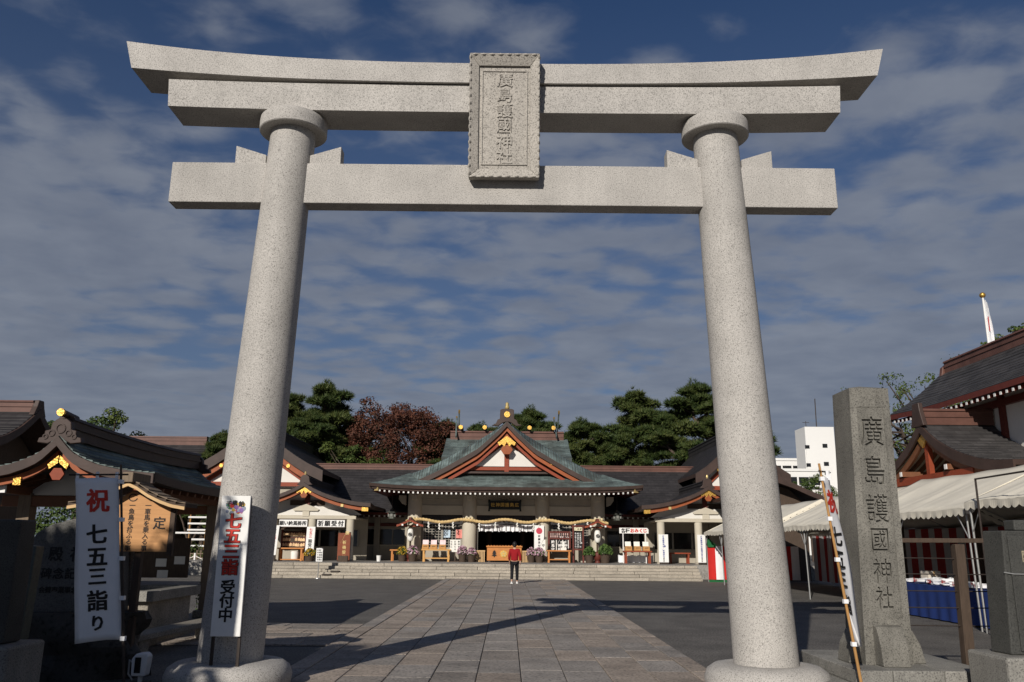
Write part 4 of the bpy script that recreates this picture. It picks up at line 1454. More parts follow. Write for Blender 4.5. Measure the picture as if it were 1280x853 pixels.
# name board under the eave
t = thing('name_board', 'black shrine name board with gold characters under the main eave', 'name board', (-.08, 36.5, 3.7))
o2 = (-.08, 36.5, 3.7)
MB(o2).box(-.92, .76, 36.46, 36.54, 3.60, 3.95).build('board', BLACKP, t, bevel=.01)
fr = MB(o2)
for (x0, x1, z0, z1) in ((-.98, .82, 3.95, 4.01), (-.98, .82, 3.52, 3.60)):
    fr.box(x0, x1, 36.44, 36.55, z0, z1)
for x in (-.95, .79):
    fr.prism([(x - .06, 3.42), (x + .06, 3.42), (x + .03, 3.6), (x + .06, 4.06), (x - .06, 4.06), (x - .03, 3.6)], 'y', 36.44, 36.55)
fr.build('frame', M('green_black_lacquer', (.018, .022, .015), rough=.4), t)
letters('gold_lettering', row_text('社神国護島広', -.66, 3.775 - 3.7, .265, .235), GOLD, t, (0, 36.455 - 36.5, 0), bold=.02, lift=.003)
MB(o2).bar((-.08, 36.54, 3.9), (-.08, 36.9, 4.05), .05, .05).build('hanger', RUST, t)

# straw rope swinging from column to column, with paper streamers
t = thing('straw_rope', 'thick golden straw rope hung in waves across the hall front', 'sacred rope', (0, 36.5, 2.9))
o2 = (0, 36.5, 2.9)
pts = []
NX = 120
for k in range(NX + 1):
    x = -5.55 + 11.2 * k / NX
    pts.append((x, 36.50 + .03 * math.sin(k * .8), 2.90 + .075 * math.cos((x + .05) * 2 * math.pi / 2.35) - (.02 if abs(x) > 2 else 0)))
MB(o2).tube(pts, .075, 8).build('rope', STRAW, t, smooth=40)
sp = MB(o2)
for ph in (0, math.pi):
    q = []
    for k in range(NX * 4 + 1):
        i = min(k / 4, NX - 1e-6)
        a, b = Vector(pts[int(i)]), Vector(pts[int(i) + 1])
        p = a.lerp(b, i - int(i))
        an = k * .42 + ph
        q.append(p + Vector((0, math.cos(an) * .055, math.sin(an) * .055)))
    sp.tube(q, .038, 5)
sp.build('twist_strands', STRAW, t, smooth=40)
for x in colx:
    q = MB(o2)
    for j in (-1, 0, 1):
        q.ball((x + j * .17, 36.50, 3.02), .075, 8, 5, (1, 1, 1.2))
    q.build('rope_knot', M('pale_straw', (.66, .55, .34), var=.15, scale=20), t, smooth=50)
for i, x in enumerate((-4.3, -3.7, -2.95, -1.5, -.6, .6, 1.5, 2.9, 3.8, 4.5)):
    z = 2.9 + .075 * math.cos((x + .05) * 2 * math.pi / 2.35) - .08
    q = MB(o2)
    for j in range(4):
        q.bar((x + (-1) ** j * .035, 36.45, z - .085 * j), (x - (-1) ** j * .035 + .02, 36.45, z - .085 * (j + 1)), .004, .06, up=(1, 0, 0))
    q.build('paper_streamer', SHADEW, t)

# ------------------------------------------------------------------ corridors either side
def corridor(name, label, xa, xb, shade):
    t = thing(name, label, 'shrine corridor', ((xa + xb) / 2, 41, ZP))
    o = ((xa + xb) / 2, 41, ZP)
    pr = [(0, 6.30), (.5, 6.0), (1.2, 5.45), (2.0, 4.85), (3.0, 4.15), (4.0, 3.6), (4.6, 3.38)]
    cs, so = gable_roof('x', 43.0, pr, xa, xb, n=20, nt=3, step=.012, thick=.14, o=o)
    join_mb(cs, o).build('roof', ROOFDARK, t)
    so.build('eave', MAROON, t)
    ridge('x', 43.0, 6.12, .46, .40, xa, xb, o=o, n=2).build('ridge', COPPERR, t, smooth=40)
    x0, x1 = (xa, shade) if shade < 0 else (shade, xb)
    MB(o).box(x0, x1, 39.9, 40.02, ZP, 1.55).build('lower_wall', BEIGE, t)
    MB(o).box(x0, x1, 39.9, 40.02, 2.45, 3.6).build('upper_wall', BEIGE, t)
    w = MB(o).box(x0, x1, 39.95, 40.0, 1.553, 2.447).build('window', GLASSD, t)
    n = int((x1 - x0) / 1.75)
    for k in range(n + 1):
        x = x0 + .1 + (x1 - x0 - .2) * k / n
        MB(o).box(x - .17, x + .17, 39.72, 40.0, ZP, 3.3).build('pillar', BEIGE, t, bevel=.01)
        if k < n:
            xm = x + (x1 - x0 - .2) / n / 2
            MB(o).box(xm - .03, xm + .03, 39.90, 39.95, 1.553, 2.447).build('window_bar', WFR, w)
    MB(o).box(x0, x1, 39.85, 39.97, 1.50, 1.56).build('sill', CREAM, t)
    MB(o).box(x0, x1, 39.80, 39.90, 2.62, 2.80).build('head_beam', MAROON, t)
    ra, re = MB(o), MB(o)
    n = int((x1 - x0) / .30)
    for k in range(n):
        x = x0 + .15 + .30 * k
        ra.box(x - .05, x + .05, 38.62, 39.9, 3.13, 3.22)
        re.box(x - .045, x + .045, 38.608, 38.618, 3.135, 3.215)
    ra.build('rafters', MAROON, t, kind='stuff')
    re.build('rafter_ends', WHITEP, t, kind='stuff')
corridor('corridor', 'low dark-roofed corridor wing between the main hall and the prayer desk porch', -13.2, -3.6, -5.7)
corridor('corridor', 'low dark-roofed corridor wing between the main hall and the lot-drawing porch', 3.6, 13.4, 5.7)

# ------------------------------------------------------------------ gabled porches
def porch(name, label, cx, xs, sgn):
    t = thing(name, label, 'porch', (cx, 36, ZP))
    o = (cx, 36, ZP)
    pr = [(0, 4.72), (.25, 4.55), (.6, 4.35), (1.1, 4.13), (1.7, 3.92), (2.4, 3.74), (3.0, 3.63), (3.55, 3.58)]
    so_ = lambda d, y: .10 * max(0, (34.6 - y)) * (d / 3.55)
    cs, so = gable_roof('y', cx, pr, 33.6, 40.5, n=16, nt=5, step=.014, thick=.16, sori=so_, o=o)
    join_mb(cs, o).build('roof', ROOFDARKY, t)
    so.build('eave', COPPERB, t)
    barge('y', cx, pr, 33.55, 33.62, .006, .20, o=o, sori=so_).build('verge_board', COPPERB, t, smooth=30)
    barge('y', cx, pr, 33.70, 33.78, .21, .40, d1=3.4, o=o, sori=so_).build('bargeboard', BARGE, t, smooth=30)
    for sg in (-1, 1):
        MB(o).prism([(cx, 4.60), (cx + sg * .42, 4.30), (cx + sg * .36, 4.16), (cx + sg * .2, 4.26), (cx + sg * .1, 4.12), (cx, 4.3)][::sg], 'y', 33.66, 33.695).build('gold_fitting', GOLD, t)
        MB(o).box(cx + sg * 2.05 - .07, cx + sg * 2.05 + .07, 33.64, 33.69, 3.48, 3.62).build('gold_fitting', GOLDPALE, t)
        MB(o).bar((cx + sg * 3.08, 33.66, 3.37), (cx + sg * 3.42, 33.66, 3.36), .03, .20).build('gold_fitting', GOLD, t)
    MB(o).prism([(cx + .20 * math.cos(k * math.pi / 3), 4.08 + .18 * math.sin(k * math.pi / 3)) for k in range(6)], 'y', 33.68, 33.74).build('gable_pendant', BARGE, t, bevel=.015)
    r = ridge('y', cx, 4.62, .42, .30, 33.9, 40.5, o=o).build('ridge', ROOFDARK, t, smooth=40)
    MB(o).prism([(cx - .42, 4.60), (cx - .26, 4.76), (cx - .22, 5.02), (cx - .1, 5.12), (cx + .1, 5.12), (cx + .22, 5.02), (cx + .26, 4.76), (cx + .42, 4.60)], 'y', 33.72, 33.9).build('ridge_ornament', COPPERB, r, bevel=.015)
    MB(o).lathe(cx, 33.8, [(.05, 5.125), (.06, 5.2), (.03, 5.3)], 8).build('finial', GOLDPALE, r)
    # posts and stepped white beam
    for x in xs:
        q = MB(o).lathe(x, 34.6, [(.205, ZP), (.205, 2.86)], 20).build('post', CREAM, t, smooth=50)
        MB(o).lathe(x, 34.6, [(.26, ZP), (.26, ZP + .08), (.21, ZP + .1)], 20).build('post_base', STEPSTONE, q, smooth=40)
    x0, x1 = xs[0] - .30, xs[-1] + .30
    MB(o).box(x0, x1, 34.46, 34.74, 2.87, 3.05).build('beam', CREAM, t, bevel=.01)
    MB(o).prism([(x0 + .3, 3.055), (x1 - .3, 3.055), (x1 - .9, 3.24), (cx + .5, 3.55), (cx - .5, 3.55), (x0 + .9, 3.24)], 'y', 34.5, 34.7).build('gable_panel', PLASTER, t)
    MB(o).prism([(cx - .70, 3.36), (cx - .62, 3.28), (cx + .62, 3.28), (cx + .70, 3.36), (cx + .4, 3.5), (cx, 3.64), (cx - .4, 3.5)], 'y', 34.40, 34.5).build('carved_bracket', CREAM, t, bevel=.01)
    MB(o).box(cx - .18, cx + .18, 34.43, 34.5, 3.0, 3.28).build('strut', CREAM, t, bevel=.01)
    MB(o).prism([(cx - 2.9, 3.1), (cx + 2.9, 3.1), (cx + 2.2, 3.55), (cx + 1.1, 3.85), (cx, 4.40), (cx - 1.1, 3.85), (cx - 2.2, 3.55)], 'y', 34.72, 34.82).build('gable_wall', PLASTER, t)
    for sg in (-1, 1):
        MB(o).box(cx + sg * .52 - .40, cx + sg * .52 + .40, 34.62, 34.70, 3.58, 3.84).build('gable_vent', BROWNW, t)
    MB(o).box(cx - .12, cx + .12, 34.58, 34.7, 3.56, 4.3).build('king_post', MAROON, t)
    # room behind
    MB(o).box(cx - 2.7, cx + 2.7, 38.2, 38.3, ZP, 3.1).build('back_wall', BEIGE, t)
    w = MB(o).box(cx - 2.2, cx + 2.2, 38.15, 38.19, 1.45, 2.35).build('window', GLASSD, t)
    for k in range(5):
        x = cx - 2.2 + 4.4 * k / 4
        MB(o).box(x - .05, x + .05, 38.08, 38.15, 1.45, 2.35).build('window_bar', WFR, w)
    MB(o).box(cx - 2.7, cx + 2.7, 34.75, 38.2, 2.88, 2.96).build('ceiling', BEIGE, t)
porch('porch', 'gabled porch of the prayer desk with two white signs between its posts', -10.62, (-12.3, -10.28, -8.26), -1)
porch('porch', 'gabled porch with a long bench and two narrow signs on its posts', 10.62, (8.22, 10.22, 12.24), 1)

# ------------------------------------------------------------------ large wings behind
def wing(label, cx, hw=3.9, bd=3.0):
    t = thing('wing_hall', label, 'shrine building', (cx, 41, ZP))
    o = (cx, 41, ZP)
    k_ = hw / 3.9
    pr = [(0, 8.0), (.4 * k_, 7.75), (1.2 * k_, 7.2), (2.2 * k_, 6.5), (3.0 * k_, 6.02), (hw, 5.62)]
    cs, so = gable_roof('y', cx, pr, 36.9, 50, n=24, nt=4, step=.014, thick=.2, o=o)
    join_mb(cs, o).build('roof', ROOFDARKY, t)
    so.build('eave', COPPERB, t)
    barge('y', cx, pr, 36.84, 36.92, .006, .62, o=o).build('verge_board', COPPERB, t, smooth=30)
    barge('y', cx, pr, 37.0, 37.1, .64, .98, d1=bd, o=o).build('bargeboard', BARGE, t, smooth=30)
    for sg in (-1, 1):
        MB(o).disc_y(cx + sg * 1.9 * k_, 5.86, .11, 36.95, 37.0, 12).build('gold_fitting', GOLD, t)
    MB(o).prism([(cx + .36 * math.cos(k * math.pi / 3), 6.9 + .34 * math.sin(k * math.pi / 3)) for k in range(6)], 'y', 36.96, 37.02).build('gable_pendant', BARGE, t)
    ridge('y', cx, 7.85, .6, .42, 37.1, 50, o=o).build('ridge', ROOFDARK, t, smooth=40)
    MB(o).prism([(cx - 3.4 * k_, 4.7), (cx + 3.4 * k_, 4.7), (cx + 3.2 * k_, 5.2), (cx, 7.2), (cx - 3.2 * k_, 5.2)], 'y', 37.5, 37.6).build('gable_wall', PLASTER, t)
    MB(o).box(cx - 2.6 * k_, cx + 2.6 * k_, 37.4, 37.5, 4.75, 4.98).build('gable_beam', VERM, t)
    MB(o).box(cx - .15, cx + .15, 37.42, 37.5, 4.98, 7.0).build('king_post', VERM, t)
    for sg in (-1, 1):
        MB(o).bar((cx + sg * 2.9 * k_, 37.45, 4.98), (cx, 37.45, 6.9), .08, .22).build('gable_brace', VERM, t)
    MB(o).box(cx - 2.6 * k_, cx + 2.6 * k_, 37.7, 49.5, ZP, 5.6).build('walls', BEIGE, t)
wing('tall gabled wing with orange bargeboards rising behind the prayer desk porch', -14.3)
wing('tall gabled wing with dark roof, mostly hidden by a torii pillar and tents', 13.4, 2.7, 1.3)

# ------------------------------------------------------------------ things on the terrace
def PX(px): return (px - 634.5) / 22.9       # photo column -> metres across at the hall front
def table(name, label, x0, x1, y, h, mat, d=.55, shelf=None, cat='table', group=None):
    cx = (x0 + x1) / 2
    t = thing(name, label, cat, (cx, y, ZP), 0, group)
    o = (cx, y, ZP)
    MB(o).box(x0, x1, y - d / 2, y + d / 2, ZP + h - .07, ZP + h).build('tabletop', mat, t, bevel=.008)
    for x in (x0 + .12, x1 - .12):
        for q in (-1, 1):
            MB(o).box(x - .045, x + .045, y + q * (d / 2 - .08) - .045, y + q * (d / 2 - .08) + .045, ZP, ZP + h - .072).build('leg', mat, t)
    if shelf:
        MB(o).box(x0 + .17, x1 - .17, y - d / 2 + .06, y + d / 2 - .06, ZP + shelf, ZP + shelf + .05).build('shelf', mat, t)
    return t


YT = 35.9
table('table', 'pale orange wooden table carrying three lot boxes beneath the lattice window', -4.55, -2.98, YT, .66, M('light_orange_timber', (.60, .33, .11), var=.15, scale=6, stretch=(1, 5, 5)), shelf=.16)
table('table', 'orange table with a low shelf standing before the amulet display board', 2.20, 3.55, YT, .66, ORANGEW, shelf=.14)
table('table', 'dark red table under the lot-drawing banner, with three boxes on it', 6.38, 7.90, YT, .66, VERM, shelf=None)
table('bench', 'long low reddish bench between the two sign posts of the porch', 8.85, 10.05, 36.2, .58, VERM, cat='bench')
table('bench', 'plain wooden bench beside the lantern with pots around it', -6.35, -5.55, 36.6, .62, ORANGEW, cat='bench')
table('table', 'orange table set below the rack of votive plaques', -12.05, -10.66, 34.9, .68, ORANGEW, shelf=.05)


def lot_box(label, x, y, z, group, card=SHADEW):
    t = thing('lot_box', label, 'box', (x, y, z), 0, group)
    o = (x, y, z)
    MB(o).prism([(x - .19, z), (x + .19, z), (x + .17, z + .24), (x - .17, z + .24)], 'y', y - .17, y + .17).build('box', M('honey_timber', (.48, .25, .085), var=.18, scale=9), t, bevel=.01)
    MB(o).box(x - .10, x + .10, y - .176, y - .165, z + .13, z + .16).build('slot', BROWNW, t)
    MB(o).prism([(y + .06, z + .242), (y + .075, z + .242), (y + .135, z + .48), (y + .12, z + .48)], 'x', x - .17, x + .15).build('card', card, t)
    return t


PK = M('pale_pink_card', (.80, .62, .62))
for i, x in enumerate((PX(534.8), PX(545), PX(556))):
    lot_box(['wooden lot box with a pink card, nearest the round lantern', 'middle wooden lot box with a pink card on the pale table', 'wooden lot box with a pink card, nearest the doorway'][i], x, YT, ZP + .662, 'lot boxes on the pale table', PK)
for i, x in enumerate((6.66, 7.14, 7.62)):
    lot_box(['wooden lot box with a white card under the first banner character', 'middle wooden lot box with a white card under the lot banner', 'wooden lot box with a white card nearest the porch post'][i], x, YT, ZP + .662, 'lot boxes on the red table')
# banner over the red table
t = thing('lot_banner', 'white lot-drawing banner with red and black characters on two white poles', 'banner sign', (7.1, 36.15, ZP))
o = (7.1, 36.15, ZP)
MB(o).box(6.22, 7.82, 36.14, 36.16, 2.28, 2.58).build('banner_panel', WHITEP, t)
for x in (6.42, 7.66):
    MB(o).tube([(x, 36.17, ZP), (x, 36.17, 2.28)], .03, 8).build('pole', WHITEP, t)
letters('black_lettering', [('各', 6.44 - 7.1, 2.43 - ZP, .25), ('種', 6.68 - 7.1, 2.43 - ZP, .25)], BLACKP, t, (0, -.012, 0), bold=.05, lift=.002)
letters('red_lettering', [(c, 6.93 + .235 * i - 7.1, 2.43 - ZP, .23) for i, c in enumerate('おみくじ')], REDP, t, (0, -.012, 0), bold=.05, lift=.002)
# white cloth and boxes beneath
q = MB((7.0, 36.5, ZP))
rows = [[(6.2 + 1.95 * k / 30, 36.75 + .03 * math.sin(k * 1.3), ZP + .02 + .42 * j / 3 - (.05 * abs(math.sin(k * .52)) if j == 3 else 0)) for k in range(31)] for j in range(4)]
tag(q.grid(rows).build('cloth_screen', CLOTHW), 'low white cloth screen draped behind the red table', 'cloth')
# offering box with crest
t = thing('offering_box', 'large orange wooden offering box with gold crest and black tree mark', 'offering box', (-.1, 36.3, ZP))
o = (-.1, 36.3, ZP)
bx = MB(o).box(-1.02, .86, 35.95, 36.65, ZP + .08, ZP + .78).build('box', ORANGEW, t, bevel=.015)
MB(o).box(-1.06, .90, 35.90, 36.70, ZP + .782, ZP + .86).build('rim', ORANGEW, t, bevel=.01)
for k in range(12):
    x = -.95 + 1.74 * k / 11
    MB(o).box(x - .03, x + .03, 35.97, 36.63, ZP + .862, ZP + .89).build('slat', ORANGEW, t)
for x in (-.9, .74):
    MB(o).box(x - .06, x + .06, 35.97, 36.63, ZP, ZP + .078).build('foot', BROWNW, t)
MB(o).disc_y(-.12, ZP + .44, .19, 35.925, 35.948, 20).build('gold_crest', GOLD, t)
for k in range(5):
    a = math.pi / 2 + k * 2 * math.pi / 5
    MB(o).disc_y(-.12 + .10 * math.cos(a), ZP + .44 + .10 * math.sin(a), .055, 35.915, 35.924, 10).build('crest_petal', GOLDPALE, t)
tm = MB(o)
for i, (w, z) in enumerate(((.16, .32), (.135, .42), (.10, .51))):
    tm.prism([(-.62 - w, ZP + z), (-.62 + w, ZP + z), (-.62 + .03, ZP + z + .11), (-.62 - .03, ZP + z + .11)], 'y', 35.93 - .002 * i, 35.947)
tm.box(-.65, -.59, 35.93, 35.947, ZP + .26, ZP + .33)
tm.build('tree_mark', BLACKP, t)
for i, x in enumerate((-1.36, 1.02)):
    t = thing('lattice_stand', ['small slatted wooden stand by the doorway post under the rope', 'small slatted wooden stand just behind the person in red'][i], 'wooden stand', (x, 36.2, ZP))
    o = (x, 36.2, ZP)
    MB(o).box(x - .23, x + .23, 36.05, 36.4, ZP + .55, ZP + .61).build('top', PALEW, t)
    MB(o).box(x - .21, x + .21, 36.12, 36.38, ZP, ZP + .548).build('body', BROWNW, t)
    for k in range(6):
        xx = x - .19 + .38 * k / 5
        MB(o).box(xx - .022, xx + .022, 36.07, 36.115, ZP, ZP + .548).build('slat', PALEW, t)


def lantern(label, x, y, group):
    t = thing('post_lantern', label, 'lantern', (x, y, ZP), 0, group)
    o = (x, y, ZP)
    MB(o).lathe(x, y, [(.16, ZP), (.12, ZP + .12), (.20, ZP + .22), (.235, ZP + .38), (.20, ZP + .54), (.08, ZP + .60)], 16).build('drum_base', MAROON, t, smooth=40)
    MB(o).tube([(x, y, ZP + .35), (x, y, 2.55)], .055, 8).build('pole', BROWNW, t)
    b = MB(o)
    b.lathe(x, y - .10, [(.08, 1.76), (.13, 1.80), (.165, 1.92), (.172, 2.1), (.165, 2.28), (.13, 2.39), (.08, 2.43)], 20)
    b.build('paper_shade', SHADEW, t, smooth=50)
    c = MB(o)
    for k in range(14):
        a0, a1 = 2 * math.pi * k / 14, 2 * math.pi * (k + 1) / 14
        c.bar((x + .085 * math.cos(a0), y - .278, 2.12 + .085 * math.sin(a0)), (x + .085 * math.cos(a1), y - .278, 2.12 + .085 * math.sin(a1)), .035, .012, up=(0, 1, 0))
    c.disc_y(x, 2.12, .05, y - .285, y - .268, 10)
    c.build('crest', BLACKP, t)
    pr = [(0, 2.96), (.2, 2.84), (.45, 2.72), (.72, 2.64)]
    cs, so = gable_roof('y', x, pr, y - .45, y + .35, n=4, nt=2, step=.012, thick=.06, o=o)
    r = so.build('roof', MAROON, t)
    join_mb(cs, o).build('roof_boards', MAROON, r)
    barge('y', x, pr, y - .50, y - .452, .02, .12, o=o, n=6).build('bargeboard', VERM, r)
    MB(o).prism([(x - .09, 2.88), (x + .09, 2.88), (x + .05, 3.03), (x - .05, 3.03)], 'y', y - .52, y + .4).build('ridge', MAROON, r)
    for sg in (-1, 1):
        MB(o).box(x + sg * .40 - .045, x + sg * .40 + .045, y - .515, y - .502, 2.58, 2.67).build('white_tip', WHITEP, r)
    MB(o).bar((x - .5, y, 2.58), (x + .5, y, 2.58), .06, .08).build('cross_arm', VERM, t)
    return t


lantern('roofed white paper lantern on a post, by the bench and yellow flowers', PX(515.5), 35.9, 'roofed lanterns before the hall')
lantern('roofed white paper lantern on a post, between two clipped round shrubs', PX(748.5), 35.9, 'roofed lanterns before the hall')


def flower_pot(label, x, y, r, h, mat, seed, group=None, n=170, potm=None, cat='potted plant', name='flower_pot'):
    t = thing(name, label, cat, (x, y, ZP), 0, group)
    rg = random.Random(seed)
    o = (x, y, ZP)
    MB(o).lathe(x, y, [(r * .62, ZP), (r * .8, ZP + h * .5), (r * .85, ZP + h * .55), (r * .8, ZP + h * .56)], 14).build('pot', potm or BROWNW, t, smooth=40)
    for nm, mt, k, rr in (('leaves', SHRUBL, n // 2, .92), ('blooms', mat, n, 1.0)):
        m = MB(o)
        for i in range(k):
            a, e = rg.uniform(0, 6.283), rg.uniform(.05, 1.5)
            q = rg.uniform(.75, 1.0) * rr
            p = Vector((x + r * 1.15 * q * math.cos(a) * math.cos(e), y + r * 1.15 * q * math.sin(a) * math.cos(e), ZP + h * .55 + h * .62 * q * math.sin(e)))
            s = r * rg.uniform(.10, .17)
            d = Vector((rg.uniform(-1, 1), rg.uniform(-1, 1), rg.uniform(-.2, 1))).normalized()
            u = d.orthogonal().normalized() * s
            v = d.cross(u)
            m.add([p - u - v, p + u - v, p + u + v, p - u + v, p + d * s * .8], [(0, 1, 4), (1, 2, 4), (2, 3, 4), (3, 0, 4)])
        m.build(nm, mt, t, kind='stuff')
    return t


flower_pot('pot of pink chrysanthemums at the foot of the round-lantern post', PX(519.5), 35.7, .30, .72, MUMP, 1, 'pots of chrysanthemums')
flower_pot('pot of pink chrysanthemums beside the white paper notice', PX(581), 35.7, .28, .72, MUMP, 2, 'pots of chrysanthemums')
flower_pot('pot of pink chrysanthemums next to the doorway post', PX(592), 35.7, .27, .66, MUMP, 3, 'pots of chrysanthemums')
flower_pot('pot of pink chrysanthemums behind the person in red, doorway side', PX(666), 35.7, .27, .68, MUMP, 4, 'pots of chrysanthemums')
flower_pot('pot of pink chrysanthemums under the narrow crest banner', PX(676), 35.65, .30, .68, MUMP, 5, 'pots of chrysanthemums')
flower_pot('pot of yellow chrysanthemums beside the plain bench', PX(506.5), 35.8, .30, .66, MUMY, 6, 'pots of chrysanthemums')
flower_pot('pot of yellow chrysanthemums at the foot of the porch middle post', PX(388) + .55, 34.2, .30, .55, MUMY, 7, 'pots of chrysanthemums')
flower_pot('clipped round green shrub in a pot, hall side of the lantern', PX(738), 35.8, .30, .74, SHRUBL, 8, 'clipped shrubs in pots', 260)
flower_pot('clipped round green shrub in a pot, porch side of the lantern', PX(757.5), 35.8, .36, .84, SHRUBL, 9, 'clipped shrubs in pots', 320)

# notices, posters and signs
def notice(label, x, y, z0, z1, w, rows, mat=SHADEW, legs=True, name='notice_sign', cat='notice', ink=BLACKP, step=.11, h=.09, ncol=3):
    t = thing(name, label, cat, (x, y, z0 if not legs else ZP))
    zb_ = z0 if not legs else ZP
    o = (x, y, zb_)
    MB(o).box(x - w / 2, x + w / 2, y - .012, y + .012, z0, z1).build('panel', mat, t)
    if legs:
        MB(o).box(x - .03, x + .03, y + .014, y + .05, ZP, z1 - .05).build('stand', BROWNW, t)
        MB(o).box(x - w * .45, x + w * .45, y - .12, y + .16, ZP, ZP + .04).build('foot', BROWNW, t)
    its = []
    for i, s in enumerate(rows):
        xx = (w * .36) - (w * .72) * (i / max(1, len(rows) - 1)) if len(rows) > 1 else 0
        its += [(c, xx, z1 - zb_ - .10 - step * j, h) for j, c in enumerate(s)]
    letters('lettering', its, ink, t, (0, -.013, 0), bold=.02, lift=.002)
    return t


notice('white paper notice on a stand between the pale table and the column', PX(571.5), 35.8, 1.22, 1.86, .56, ['参拝者へ', 'お知らせ', '七五三'], step=.135, h=.11)
notice('blue and white poster pasted on the dark lattice window', PX(559), 37.15, 1.98, 2.42, .36, ['初宮'], M('pale_blue_paper', (.50, .62, .72)), legs=False, name='poster', cat='poster', step=.16, h=.14)
notice('pink and red poster pasted on the dark lattice window', PX(575), 37.15, 1.95, 2.42, .40, ['七五三'], M('pink_paper', (.70, .28, .24)), legs=False, name='poster', cat='poster', ink=REDP, step=.14, h=.13)
notice('small white card standing on the orange table, column side', 2.03, 35.75, ZP + .55, ZP + 1.2, .22, ['御守'], legs=True, step=.2, h=.16)
notice('small white card standing on the orange table, lantern side', 3.12, 35.75, ZP + .662, ZP + 1.12, .32, ['家内', '安全'], legs=False, step=.17, h=.13)
# narrow crest banner on the third column
def strip_sign(label, x, y, w, z0, z1, parts, crest=None, name='strip_sign', lean=0.0):
    t = thing(name, label, 'sign', (x, y, ZP))
    o = (x, y, ZP)
    MB(o).hexa([(x - w / 2, y - .02, z0), (x + w / 2, y - .02, z0), (x + w / 2, y, z0), (x - w / 2, y, z0),
                (x - w / 2 + lean, y - .02, z1), (x + w / 2 + lean, y - .02, z1), (x + w / 2 + lean, y, z1), (x - w / 2 + lean, y, z1)]).build('panel', WHITEP, t)
    MB(o).box(x - w / 2 + .02, x + w / 2 - .02, y - .06, y + .02, ZP, z0 - .002).build('foot', RUST, t)
    n = 0
    for nm, mat, s, zt, st, h in parts:
        letters(nm, [(c, lean * ((zt - st * (i + .5)) - z0) / (z1 - z0), zt - st * (i + .5) - ZP, h) for i, c in enumerate(s)], mat, t, (0, -.022, 0), bold=.035, lift=.002)
    if crest:
        MB(o).disc_y(x + lean * .8, crest, w * .32, y - .03, y - .021, 18).build('crest', M('rose_ink', (.50, .06, .09)), t)
    return t


strip_sign('tall white strip sign with a rose crest hung on the column right of the doorway'.replace(' right of the doorway', ' beside the doorway'), PX(676.5), 36.52, .54, 1.2, 2.68,
           [('black_lettering', BLACKP, '祈願受付所', 2.18, .17, .13), ('heading', BLACKP, '御', 2.66, .12, .09)], crest=2.38)
strip_sign('white strip sign with small vertical writing on the porch post by the lot table', 8.22 + .06, 34.30, .50, .80, 2.22, [('blue_lettering', M('blue_ink', (.10, .12, .30)), '広島護国神社御祈祷受付', 2.18, .105, .10), ('black_lettering', BLACKP, '案内所', 1.03, .07, .07)])
strip_sign('white strip sign with small vertical writing on the porch middle post by the tent', 10.22 + .06, 34.30, .42, .80, 2.22, [('blue_lettering', M('blue_ink', (.10, .12, .30)), '広島護国神社結婚式受付', 2.18, .105, .10), ('black_lettering', BLACKP, '受付所', 1.03, .07, .07)])
strip_sign('white strip sign reading seven-five-three on the middle post of the prayer porch', -10.28, 34.30, .44, 1.06, 2.46, [('red_lettering', REDP, '七五三', 2.40, .17, .17), ('black_lettering', BLACKP, '詣受付', 1.84, .21, .20)], lean=.03)
strip_sign('white strip sign with big red characters on the outer post of the prayer porch', -12.24, 34.30, .44, 1.00, 2.52, [('black_lettering', BLACKP, '人形', 2.46, .2, .19), ('red_lettering', REDP, '供養受付', 2.04, .24, .24)], lean=.10)
# signs above the two openings
for lab, s, xa, xb in (('white sign with black characters for votive plaques over the plaque rack', '願い絵馬掛所', -11.98, -10.50), ('white sign with black characters for prayer reception over the dark opening', '祈願受付', -9.98, -8.52)):
    t = thing('opening_sign', lab, 'sign', ((xa + xb) / 2, 34.4, 2.65))
    o = ((xa + xb) / 2, 34.4, 2.65)
    MB(o).box(xa, xb, 34.38, 34.42, 2.46, 2.82).build('panel', WHITEP, t)
    MB(o).box(xa - .03, xb + .03, 34.385, 34.43, 2.43, 2.458).build('frame', BROWNW, t)
    MB(o).box(xa - .03, xb + .03, 34.385, 34.43, 2.822, 2.86).build('frame', BROWNW, t)
    n = len(s)
    letters('lettering', row_text(s, -(xb - xa) / 2 + (xb - xa) * .5 / n * 1.05, -.01, (xb - xa) / n * .97, .30 if n < 5 else .235), BLACKP, t, (0, -.022, 0), bold=.045, lift=.002)
# votive plaque rack
t = thing('plaque_rack', 'roofed brown rack hung with rows of small pale votive plaques', 'plaque rack', (-11.3, 35.2, ZP))
o = (-11.3, 35.2, ZP)
MB(o).box(-12.0, -10.72, 35.26, 35.32, 1.25, 2.28).build('board', BROWNW, t)
for x in (-12.0, -10.72):
    MB(o).box(x - .05, x + .05, 35.22, 35.34, ZP, 2.36).build('post', MAROON, t)
pr = [(0, 2.52), (.3, 2.40), (.45, 2.36)]
cs, so = gable_roof('x', 35.28, pr, -12.15, -10.55, n=3, nt=2, step=.01, thick=.05, o=o)
so.build('roof', BROWNW, t)
join_mb(cs, o).build('roof_boards', BROWNW, t)
pl = MB().prism([(-.065, -.09), (.065, -.09), (.065, .03), (0, .085), (-.065, .03)], 'y', -.012, .012).mesh('votive_plaque', M('plaque_timber', (.66, .46, .26), var=.1, scale=10, rand=.25))
rg = random.Random(5)
for r_ in range(3):
    for c_ in range(9):
        if r_ == 1 and 3 <= c_ <= 4:
            continue
        inst(pl, 'votive_plaque', t, (-11.9 + 1.08 * c_ / 8 + 11.3 + rg.uniform(-.015, .015), .035, 2.08 - .27 * r_ - ZP + rg.uniform(-.012, .012)), (0, R(rg.uniform(-6, 6)), 0))
